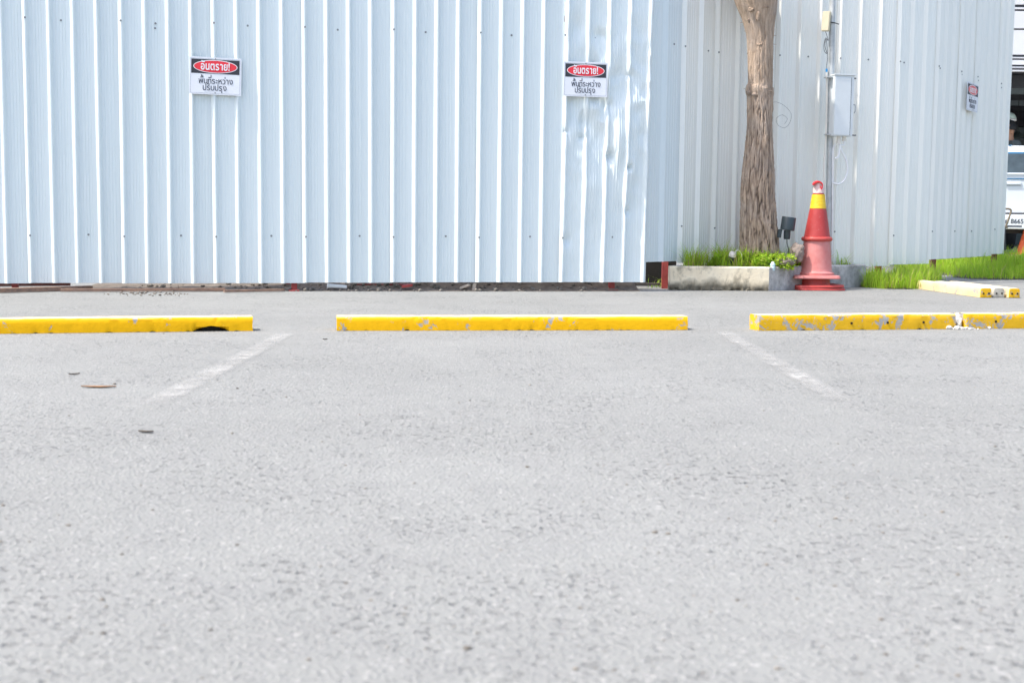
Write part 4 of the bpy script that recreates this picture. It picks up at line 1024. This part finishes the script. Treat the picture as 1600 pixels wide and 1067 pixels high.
tag(MB().box(((a_.x + b_.x) / 2, (a_.y + b_.y) / 2, .20), ((b_ - a_).length, .03, .30), Matrix.Rotation(TH, 4, 'Z')).build('gap_shade_panel', M['gap_shade'], bevel=.002), 'long near-black strip added inside the fence to darken the low gap', 'panel')  # board added so the low gap looks shaded
# near-black board added behind the corner gap to darken it
bp = at(1030, 430, 13.75); 
tag(MB().box((bp.x - .42, 12.98, .14), (1.0, .03, .27)).build('gap_shade_panel', M['gap_shade'], bevel=.002), 'near-black panel added behind the fence corner to darken its gap', 'panel')

# ------------------------------------------------------------------ behind on the right: forecourt, kerb, building
sheetmat = simple('forecourt_concrete', (0.34, 0.34, 0.34), .9, var=.2, scale=3)
mb = MB(); mb.prism([(4.6, KY + .16), (40, KY + .16), (40, 60), (4.6, 60)], -.05, .22); tag(mb.build('forecourt', sheetmat), kind='structure')
for kk, lab in enumerate(('yellow kerb block mostly hidden behind the fence end', 'yellow kerb block showing beside the fence end under the orange cone', 'yellow kerb block right of the orange cone')):
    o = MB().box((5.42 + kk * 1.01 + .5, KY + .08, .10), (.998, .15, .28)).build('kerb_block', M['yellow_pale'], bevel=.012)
    tag(o, lab, 'kerb', 'kerb blocks of the forecourt')
M['facade'] = simple('white_facade_panel', (0.72, 0.72, 0.72), .6, var=.06, scale=2)
M['dark_frame'] = simple('dark_facade_trim', (0.05, 0.05, 0.07), .5)
M['grey_wall'] = simple('grey_green_wall', (0.20, 0.235, 0.24), .8, var=.15)
M['dark_in'] = simple('dark_ceiling', (0.05, 0.05, 0.055), .9)
FY = 21.4
bl = thing('workshop_building', (9, FY, .22), 'white panelled workshop front with an open dark bay at the right edge', 'building')
zf = lambda py: at(1588, py, FY).z
bands = [(-330, 9, 0), (9, 12.6, 1), (12.6, 15.5, 2), (15.5, 18.5, 1), (18.5, 46, 0), (46, 48, 1), (48, 87, 0), (87, 90, 1), (90, 92, 2), (92, 94.7, 1), (94.7, 102.5, 0), (102.5, 105, 1), (105, 107.2, 2), (107.2, 110, 1), (110, 112.5, 0)]
for (a, b_, k) in bands:
    z1_, z0_ = zf(a), zf(b_)
    if k == 0:
        for i in range(5):
            MB().box((6.7 + 2.4 * i, FY, (z0_ + z1_) / 2), (2.385, .12, z1_ - z0_ - .006)).build('facade_panel', M['facade'], bl, bevel=.006 if z1_ - z0_ > .1 else 0)
    else:
        MB().box((11.5, FY + (.03 if k == 1 else .0), (z0_ + z1_) / 2), (12.0, .1, z1_ - z0_)).build('trim_strip', M['dark_frame'] if k == 1 else M['facade'], bl)
zc_ = zf(112.5)
MB().box((11.5, FY + 3.6, zc_ + .08), (12, 7.0, .12)).build('ceiling', M['dark_in'], bl)
MB().box((11.5, FY + 3.4, zf(-330) + .1), (12, 6.8, .12)).build('roof', M['grey_wall'], bl)
for i in range(5): MB().box((11.5, FY + .5 + 1.1 * i, zc_ - .10), (12, .12, .20)).build('ceiling_beam', M['grey_wall'] if i % 2 else M['dark_in'], bl)
MB().box((11.5, FY + 7.0, (zc_ + .22) / 2), (12, .15, zc_ - .22)).build('back_wall', M['grey_wall'], bl)
zsh = at(1590, 193, FY + 6.8).z
MB().box((11.5, FY + 6.7, zsh), (12, .4, .10)).build('shelf', M['dark_in'], bl)
MB().box((11.5, FY + 6.72, at(1590, 165, FY + 6.7).z), (12, .3, .9)).build('cupboard_row', M['dark_in'], bl)
MB().box((5.55, FY + 3.5, (zc_ + .22) / 2), (.2, 7.0, zc_ - .22)).build('side_wall', M['grey_wall'], bl)
MB().box((17.45, FY + 3.5, (zc_ + .22) / 2), (.2, 7.0, zc_ - .22)).build('side_wall', M['grey_wall'], bl)
# pendant lamps
def pendant(px, ptop, pbot, y, hw, label, mat, rim, dome):
    p = at(px, pbot, y); zt = at(px, ptop, y).z; h = zt - p.z
    t = thing('pendant_lamp', tuple(p), label, 'pendant lamp', 'pendant lamps in the open bay')
    if dome: pr = [(hw, p.z + h * .02)] + [(hw * math.cos(a), p.z + h * math.sin(a)) for a in [R(5 + 8 * k) for k in range(11)]]
    else: pr = [(hw, p.z), (hw * .85, p.z + h * .2), (hw * .45, p.z + h * .42), (hw * .2, p.z + h * .55), (hw * .17, p.z + h * .9), (hw * .08, p.z + h)]
    MB().lathe(pr, (p.x, p.y, 0), 24).build('shade', mat, t, smooth=40)
    if rim: MB().lathe([(hw * 1.0, p.z - .035), (hw * 1.02, p.z - .004)], (p.x, p.y, 0), 24).build('rim', M['cream_pipe'], t)
    MB().tube([(p.x, p.y, zt - .01), (p.x, p.y, zc_)], .006, 6).build('cord', M['black_cable'], t)
pendant(1573, 175, 186.5, 22.5, .155, 'pale green dome lamp hanging in the open bay above the person', simple('pale_green_enamel', (.62, .72, .60), .4), True, True)
pendant(1589.5, 198, 215, 23.6, .13, 'dark bell shaped lamp hanging right of the person', simple('dark_green_enamel', (.05, .06, .05), .5), False, False)

# ------------------------------------------------------------------ pickup truck
M['truck_white'] = simple('white_car_paint', (0.72, 0.76, 0.80), .25, .0, var=.03)
M['truck_glass'] = simple('dark_car_glass', (0.06, 0.08, 0.09), .08)
M['blue_seal'] = simple('blue_window_seal', (0.03, 0.16, 0.32), .4)
M['tyre'] = simple('tyre_rubber', (0.025, 0.025, 0.025), .9)
M['rim'] = simple('wheel_alloy', (.45, .46, .47), .35, .7)
M['tail_red'] = simple('tail_lamp_red', (.45, .01, .01), .2)
TYP = 18.0; tp = at(1582, 350, TYP); TZ = .22
tr = thing('pickup_truck', (tp.x, tp.y, TZ), 'white pickup truck parked with its tailgate towards the fence end', 'pickup truck', rz=R(-9))
TW = world(tr)
def tb(name, c, d, mat, par=tr, bevel=.0, taper=1.0):
    mb = MB(); mb.box(c, d, None, taper); me_ = mb.mesh(name)
    if bevel:
        bm = bmesh.new(); bm.from_mesh(me_); bmesh.ops.recalc_face_normals(bm, faces=bm.faces); bmesh.ops.bevel(bm, geom=list(bm.edges), offset=bevel, segments=3, affect='EDGES'); bm.to_mesh(me_); bm.free()
        me_.polygons.foreach_set('use_smooth', [True] * len(me_.polygons)); me_.set_sharp_from_angle(angle=R(40))
    return link(name, me_, mat, par, local=True)
tb('bed_floor', (0, .95, .62), (1.5, 1.55, .08), M['truck_white'])
for sx in (-1, 1):
    tb('bed_side', (sx * .815, .98, .84), (.10, 1.7, .56), M['truck_white'], bevel=.03)
    tb('tail_lamp', (sx * .80, .10, .82), (.13, .06, .34), M['tail_red'], bevel=.015)
tg_ = tb('tailgate', (0, .12, .84), (1.46, .07, .56), M['truck_white'], bevel=.02)
tb('tailgate_lip', (0, .10, 1.112), (1.5, .06, .03), M['truck_white'], tg_, .008)
tb('tailgate_crease', (0, .082, 1.045), (1.44, .012, .014), M['blue_seal'], tg_)
hd = tb('handle', (0, .075, .985), (.22, .03, .045), M['truck_white'], tg_, .01)
tb('handle_recess', (0, .086, .968), (.20, .01, .04), M['sign_edge'], tg_)
bu = tb('rear_bumper', (0, .02, .46), (1.62, .20, .20), M['truck_white'], bevel=.03)
tb('bumper_gap', (0, .10, .572), (1.45, .10, .025), M['dark_in'], bu)
pz_ = .445
pl_ = tb('number_plate', (0, -.10, pz_), (.35, .012, .155), M['sign_white'], bevel=.003)
me = text_mesh('ก 8665', .085, .0012); lo, hi = extent(me); me.transform(Matrix.Translation((-(lo[0] + hi[0]) / 2, -(lo[1] + hi[1]) / 2, 0))); me.transform(Matrix.Rotation(R(90), 4, 'X')); me.transform(Matrix.Translation((0, -.1075, pz_ + .022))); me.materials.clear(); me.materials.append(M['letter_black']); link('lettering', me, None, pl_, local=True)
tb('plate_line', (0, -.107, pz_ - .045), (.20, .002, .02), M['letter_black'], pl_)
tb('chassis', (0, 2.4, .38), (.9, 4.4, .16), M['dark_in'])
# cab: trapezoid in profile
def tprism(name, prof_yz, half0, half1, mat, par=tr):
    vs = []; n_ = len(prof_yz)
    for s_ in (-1, 1):
        for (y, z) in prof_yz:
            hw = half0 if z < 1.12 else half0 + (half1 - half0) * (z - 1.12) / .6; vs.append((s_ * hw, y, z))
    fs = [tuple(range(n_)), tuple(range(2 * n_ - 1, n_ - 1, -1))] + [(i, n_ + i, n_ + (i + 1) % n_, (i + 1) % n_) for i in range(n_)]
    bm = bmesh.new(); bv = [bm.verts.new(v) for v in vs]
    for f in fs: bm.faces.new([bv[i] for i in f])
    bmesh.ops.recalc_face_normals(bm, faces=bm.faces); bmesh.ops.bevel(bm, geom=list(bm.edges), offset=.05, segments=3, affect='EDGES', clamp_overlap=True)
    me_ = bpy.data.meshes.new(name); bm.to_mesh(me_); bm.free(); me_.polygons.foreach_set('use_smooth', [True] * len(me_.polygons)); me_.set_sharp_from_angle(angle=R(50))
    return link(name, me_, mat, par, local=True)
cb = tprism('cab', [(1.86, .45), (1.86, 1.10), (1.96, 1.54), (2.13, 1.61), (2.95, 1.61), (3.55, 1.12), (4.75, 1.02), (4.95, .80), (4.95, .45)], .86, .64, M['truck_white'])
# rear window on the cab's sloped back, seal and glass proud by millimetres
def quad_panel(name, mat, x, za, zb2, off, par, th=.012):
    f = lambda z: 1.86 + (z - 1.10) / .44 * .10
    q = [(-x, za), (x, za), (x * .93, zb2), (-x * .93, zb2)]
    vs = [(a, f(b) - off, b) for a, b in q] + [(a, f(b) - off + th, b) for a, b in q]
    me_ = MB().add(vs, [(0, 1, 2, 3), (7, 6, 5, 4), (0, 4, 5, 1), (1, 5, 6, 2), (2, 6, 7, 3), (3, 7, 4, 0)]).mesh(name); return link(name, me_, mat, par, local=True)
ws = quad_panel('window_seal', M['blue_seal'], .655, 1.12, 1.505, .006, cb)
quad_panel('rear_window', M['truck_glass'], .625, 1.145, 1.48, .012, cb)
tb('roof_seam', (.36, 2.45, 1.613), (.025, .8, .008), M['blue_seal'], cb)
for sx in (-1, 1):
    tb('side_window', (sx * .775, 2.55, 1.32), (.02, .95, .30), M['truck_glass'], cb).rotation_euler = (0, 0, 0)
    tb('headlight', (sx * .68, 4.94, .78), (.3, .05, .16), M['lamp_glass'], cb, .02)
    tb('side_mirror', (sx * .98, 3.25, 1.14), (.18, .10, .15), M['truck_white'], cb, .03)
for sx in (-1, 1):
    for yy in (1.05, 4.15):
        Mx = Matrix.Rotation(R(90) * sx, 3, 'Y')
        tw = MB().lathe([(.20, -.10), (.33, -.11), (.355, -.07), (.355, .07), (.33, .11), (.20, .10)], (sx * .76, yy, .356), 32, Mx).mesh('wheel', 40); wo = link('wheel', tw, M['tyre'], tr, local=True)
        rm_ = MB().lathe([(.205, -.05), (.205, .085), (.17, .08), (.06, .06), (.05, .09)], (sx * .76, yy, .356), 24, Mx).mesh('rim', 40); link('rim', rm_, M['rim'], wo, local=True)
tb('exhaust_pipe', (.45, .25, .30), (.07, .6, .07), M['dark_in'], bevel=.02)

# ------------------------------------------------------------------ person in the open bay
PYY = 22.2; hp = at(1574.5, 204, PYY); base = Vector((hp.x + .045, PYY, .22)); HT = at(1576, 190.5, PYY).z - .22
pe = thing('person', tuple(base), 'person with short black hair and dark grey T-shirt standing behind the pickup', 'person')
kf = HT / 1.75
def skinned(name, joints, edges, mat, par, sub=2, root=0):
    me_ = bpy.data.meshes.new(name); me_.from_pydata([tuple(Vector(j[:3]) * kf) for j in joints], edges, []); me_.update()
    o = bpy.data.objects.new(name, me_); C.objects.link(o)
    o.modifiers.new('skin', 'SKIN'); 
    if not me_.skin_vertices: bpy.context.view_layer.objects.active = o; bpy.ops.mesh.customdata_skin_add()
    sv = me_.skin_vertices[0].data
    for i, j in enumerate(joints):
        r = j[3]; sv[i].radius = (r[0] * kf, r[1] * kf) if isinstance(r, tuple) else (r * kf, r * kf)
        sv[i].use_root = (i == root)
    m_ = o.modifiers.new('sub', 'SUBSURF'); m_.levels = sub; m_.render_levels = sub
    dg = bpy.context.evaluated_depsgraph_get(); fin = bpy.data.meshes.new_from_object(o.evaluated_get(dg)); bpy.data.objects.remove(o)
    fin.name = name; fin.polygons.foreach_set('use_smooth', [True] * len(fin.polygons)); fin.materials.clear()
    return link(name, fin, mat, par, local=True)
skin_m = simple('skin', (.42, .22, .13), .55, var=.1); shirt_m = simple('dark_grey_shirt', (.075, .09, .095), .9); pant_m = simple('dark_trousers', (.05, .055, .07), .9); hair_m = simple('black_hair', (.012, .011, .010), .6)
# faces -x; body axes: x forward(-), y sideways
J = [(0, 0, .95, (.15, .12)), (0, 0, 1.15, (.14, .11)), (0, 0, 1.33, (.16, .12)), (.01, 0, 1.45, (.09, .07)), (-.015, 0, 1.52, .055), (-.03, 0, 1.60, (.072, .085)), (-.03, 0, 1.68, (.075, .09)), (-.02, 0, 1.725, (.05, .06)),
     (0, .10, .90, .085), (-.01, .11, .50, .058), (.02, .11, .09, .042), (-.12, .12, .03, .035), (0, -.10, .90, .085), (-.01, -.11, .50, .058), (.02, -.11, .09, .042), (-.12, -.12, .03, .035),
     (.01, .20, 1.40, .055), (.02, .24, 1.12, .042), (-.16, .22, .98, .032), (-.24, .21, .96, .030), (.01, -.20, 1.40, .055), (.02, -.24, 1.12, .042), (-.16, -.22, .98, .032), (-.24, -.21, .96, .030)]
Ed = [(0, 1), (1, 2), (2, 3), (3, 4), (4, 5), (5, 6), (6, 7), (0, 8), (8, 9), (9, 10), (10, 11), (0, 12), (12, 13), (13, 14), (14, 15), (2, 16), (16, 17), (17, 18), (18, 19), (2, 20), (20, 21), (21, 22), (22, 23)]
nj = len(J)
for sd, hi_ in ((1, 19), (-1, 23)):                        # five fingers, gently curled
    for k in range(4):
        yy = (.21 + (-.027 + .018 * k)) * sd; b0 = len(J); J += [(-.285, yy, .955, .009), (-.315, yy, .945 - .004 * k, .0085), (-.33, yy, .925, .007)]; Ed += [(hi_, b0), (b0, b0 + 1), (b0 + 1, b0 + 2)]
    b0 = len(J); J += [(-.245, .17 * sd, .965, .010), (-.275, .155 * sd, .965, .008)]; Ed += [(hi_, b0), (b0, b0 + 1)]
bod = skinned('body', J, Ed, skin_m, pe)
JS = [(0, 0, .90, (.165, .135)), (0, 0, 1.15, (.157, .127)), (0, 0, 1.33, (.178, .138)), (.0, 0, 1.485, (.095, .085)), (.01, .205, 1.43, .075), (.02, .235, 1.22, .062), (.01, -.205, 1.43, .075), (.02, -.235, 1.22, .062)]
sh_ = skinned('shirt', JS, [(0, 1), (1, 2), (2, 3), (2, 4), (4, 5), (2, 6), (6, 7)], shirt_m, pe)
JT = [(0, 0, .97, (.158, .13)), (0, .10, .88, .098), (-.01, .11, .50, .075), (.02, .11, .10, .06), (0, -.10, .88, .098), (-.01, -.11, .50, .075), (.02, -.11, .10, .06)]
skinned('trousers', JT, [(0, 1), (1, 2), (2, 3), (0, 4), (4, 5), (5, 6)], pant_m, pe)
bm = bmesh.new(); bmesh.ops.create_icosphere(bm, subdivisions=3, radius=1)
bmesh.ops.delete(bm, geom=[v for v in bm.verts if (v.co.z < -.35 or (v.co.x < -.35 and v.co.z < .45))], context='VERTS')
for v in bm.verts: v.co = Vector((v.co.x * .112 - .02, v.co.y * .092, v.co.z * .115 + 1.665)) * kf * (1 + .004 * noise.noise(v.co * 20))
me_ = bpy.data.meshes.new('hair'); bm.to_mesh(me_); bm.free(); link('hair', me_, hair_m, pe, local=True)
for sd in (1, -1):
    me_ = MB().add(*rocky((-.005 * kf, sd * .082 * kf, 1.61 * kf), .026 * kf, 2, 2, (.7, .4, 1.1))).mesh('ear', 60); link('ear', me_, skin_m, bod, local=True)
me_ = MB().add(*rocky((-.125 * kf, 0, 1.612 * kf), .02 * kf, 4, 2, (.9, .7, 1.2))).mesh('nose', 60); link('nose', me_, skin_m, bod, local=True)
for sd in (1, -1):
    me_ = MB().lathe([(.002, -.011), (.009, -.006), (.011, 0), (.009, .006), (.002, .011)], (-.108 * kf, sd * .032 * kf, 1.635 * kf), 10).mesh('eye', 60); link('eye', me_, M['letter_black'], bod, local=True)
me_ = MB().box((-.112 * kf, 0, 1.563 * kf), (.012, .045, .008)).mesh('mouth'); link('mouth', me_, simple('lips', (.32, .10, .08), .5), bod, local=True)
vs_ = [(-.150, -.09, 1.36), (-.150, .02, 1.36), (-.155, .02, 1.22), (-.155, -.09, 1.22)]
me_ = MB().box((-.10 * kf, -.125 * kf, 1.33 * kf), (.10, .03, .13)).mesh('shirt_print'); link('shirt_print', me_, simple('red_print', (.45, .03, .05), .8), sh_, local=True)
me_ = MB().box((-.03 * kf, -.135 * kf, 1.31 * kf), (.06, .03, .12)).mesh('shirt_print'); link('shirt_print', me_, simple('cream_print', (.60, .55, .36), .8), sh_, local=True)

# ------------------------------------------------------------------ metal armchair beyond the fence end
CY = 16.9; cz = gz(0, CY) 
M['tan_tube'] = simple('tan_metal_tube', (.36, .29, .20), .45, .1)
M['dark_tube'] = simple('dark_metal_tube', (.05, .05, .06), .5)
ch0 = at(1562, 400, CY); chair = thing('metal_armchair', (ch0.x, CY, cz), 'tan metal armchair with thin dark legs half hidden by the fence end', 'chair')
def P3d(px, py, dy=0): return at(px, py, CY + dy)
xr = P3d(1574, 355); 
for dy in (-.02, .42):
    MB().tube(bez([P3d(1553, 325.5, dy), P3d(1566, 326.5, dy), P3d(1576, 326.5, dy), P3d(1579.5, 328.5, dy), P3d(1579, 333, dy), P3d(1575, 345, dy), P3d(1571, 355, dy)], 5), .013, 8).build('armrest', M['tan_tube'], chair, smooth=60)
    a_ = P3d(1570, 355, dy); b_ = Vector((P3d(1573, 400, dy).x, CY + dy, gz(0, CY + dy) + .002)); MB().tube([a_, b_], .010, 8).build('leg', M['dark_tube'], chair, smooth=60)
    a_ = P3d(1522, 355, dy); b_ = Vector((P3d(1519, 400, dy).x, CY + dy, gz(0, CY + dy) + .002)); MB().tube([a_, b_], .010, 8).build('leg', M['dark_tube'], chair, smooth=60)
    MB().tube([P3d(1553, 325.5, dy), P3d(1524, 327, dy)], .013, 8).build('armrest', M['tan_tube'], chair)
zs_ = P3d(1570, 355).z; x0_, x1_ = P3d(1522, 355).x, P3d(1573, 355).x
MB().box(((x0_ + x1_) / 2, CY + .2, zs_), (x1_ - x0_ + .03, .46, .03)).build('seat', M['tan_tube'], chair, bevel=.01)
for k in range(6): MB().box((x0_ - .04, CY + .2, zs_ + .08 + .055 * k), (.015, .44, .035), Matrix.Rotation(R(-8), 4, 'Y')).build('back_slat', M['tan_tube'], chair)
for dy in (-.0, .40): MB().tube([(x0_ - .02, CY + dy, zs_), (x0_ - .06, CY + dy, zs_ + .40)], .011, 8).build('back_post', M['dark_tube'], chair)
# orange cone at the very edge
oc = at(1604, 398, KY + .45); ocz = .22
ot = thing('traffic_cone', (oc.x, oc.y, ocz), 'orange traffic cone at the right edge below the pickup', 'traffic cone')
MB().lathe([(.14, ocz + .03), (.03, ocz + .42), (.02, ocz + .44)], (oc.x, oc.y, 0), 24).build('body', M['cone_orange'], ot, smooth=40)
MB().box((oc.x, oc.y, ocz + .016), (.36, .36, .03)).build('base', M['cone_orange'], ot, bevel=.008)

# ------------------------------------------------------------------ small litter on the asphalt
mb = MB()
for k in range(260):
    py = random.uniform(470, 1060); px = random.uniform(-20, 1620); p = gp(px, py); r = abs(random.gauss(0, .0018)) + .0010
    mb.add(*rocky((p.x, p.y, r * .35), r, k, 1, (1.2, 1, .6)))
tag(mb.build('grit', M['stone']), 'loose grit scattered over the asphalt', 'grit', kind='stuff')
def litter(name, px, py, L_, w, mat, label, cat, ang=0.0, curl=.002):
    c = gp(px, py); vs = []; n_ = 10; d = Vector((math.cos(ang), math.sin(ang), 0)); q = Vector((-d.y, d.x, 0))
    for i in range(n_ + 1):
        t_ = i / n_; ww = w * math.sin(math.pi * (.08 + .84 * t_)); z = .003 + curl * (2 * t_ - 1) ** 2
        for s_, zz in ((-1, .0), (0, -.002), (1, .0)): pp = c + d * (t_ - .5) * L_ + q * s_ * ww / 2; vs.append((pp.x, pp.y, z + zz + .001))
    vs2 = [(x, y, z + .0015) for x, y, z in vs]; n3_ = len(vs)
    fs = [(3 * i + k, 3 * i + k + 1, 3 * i + 4 + k, 3 * i + 3 + k) for i in range(n_) for k in range(2)]
    fs += [tuple(n3_ + j for j in f[::-1]) for f in fs]
    return tag(MB().add(vs + vs2, fs).build(name, mat), label, cat)
litter('dry_leaf', 154, 605.5, .13, .035, M['leaf_dry'], 'long dry brown leaf on the asphalt below the left wheel stop', 'leaf', .05)
litter('dry_leaf', 116, 585.5, .045, .02, M['soil'], 'small dark curled leaf on the asphalt above the long brown one', 'leaf', .6)
litter('dry_leaf', 508, 531, .025, .015, M['soil'], 'tiny dark leaf on the asphalt between the left and middle wheel stops', 'leaf', .2)
litter('dry_leaf', 228, 676, .05, .018, M['soil'], 'small dark leaf on the asphalt below the end of the left bay line', 'leaf', -.2)
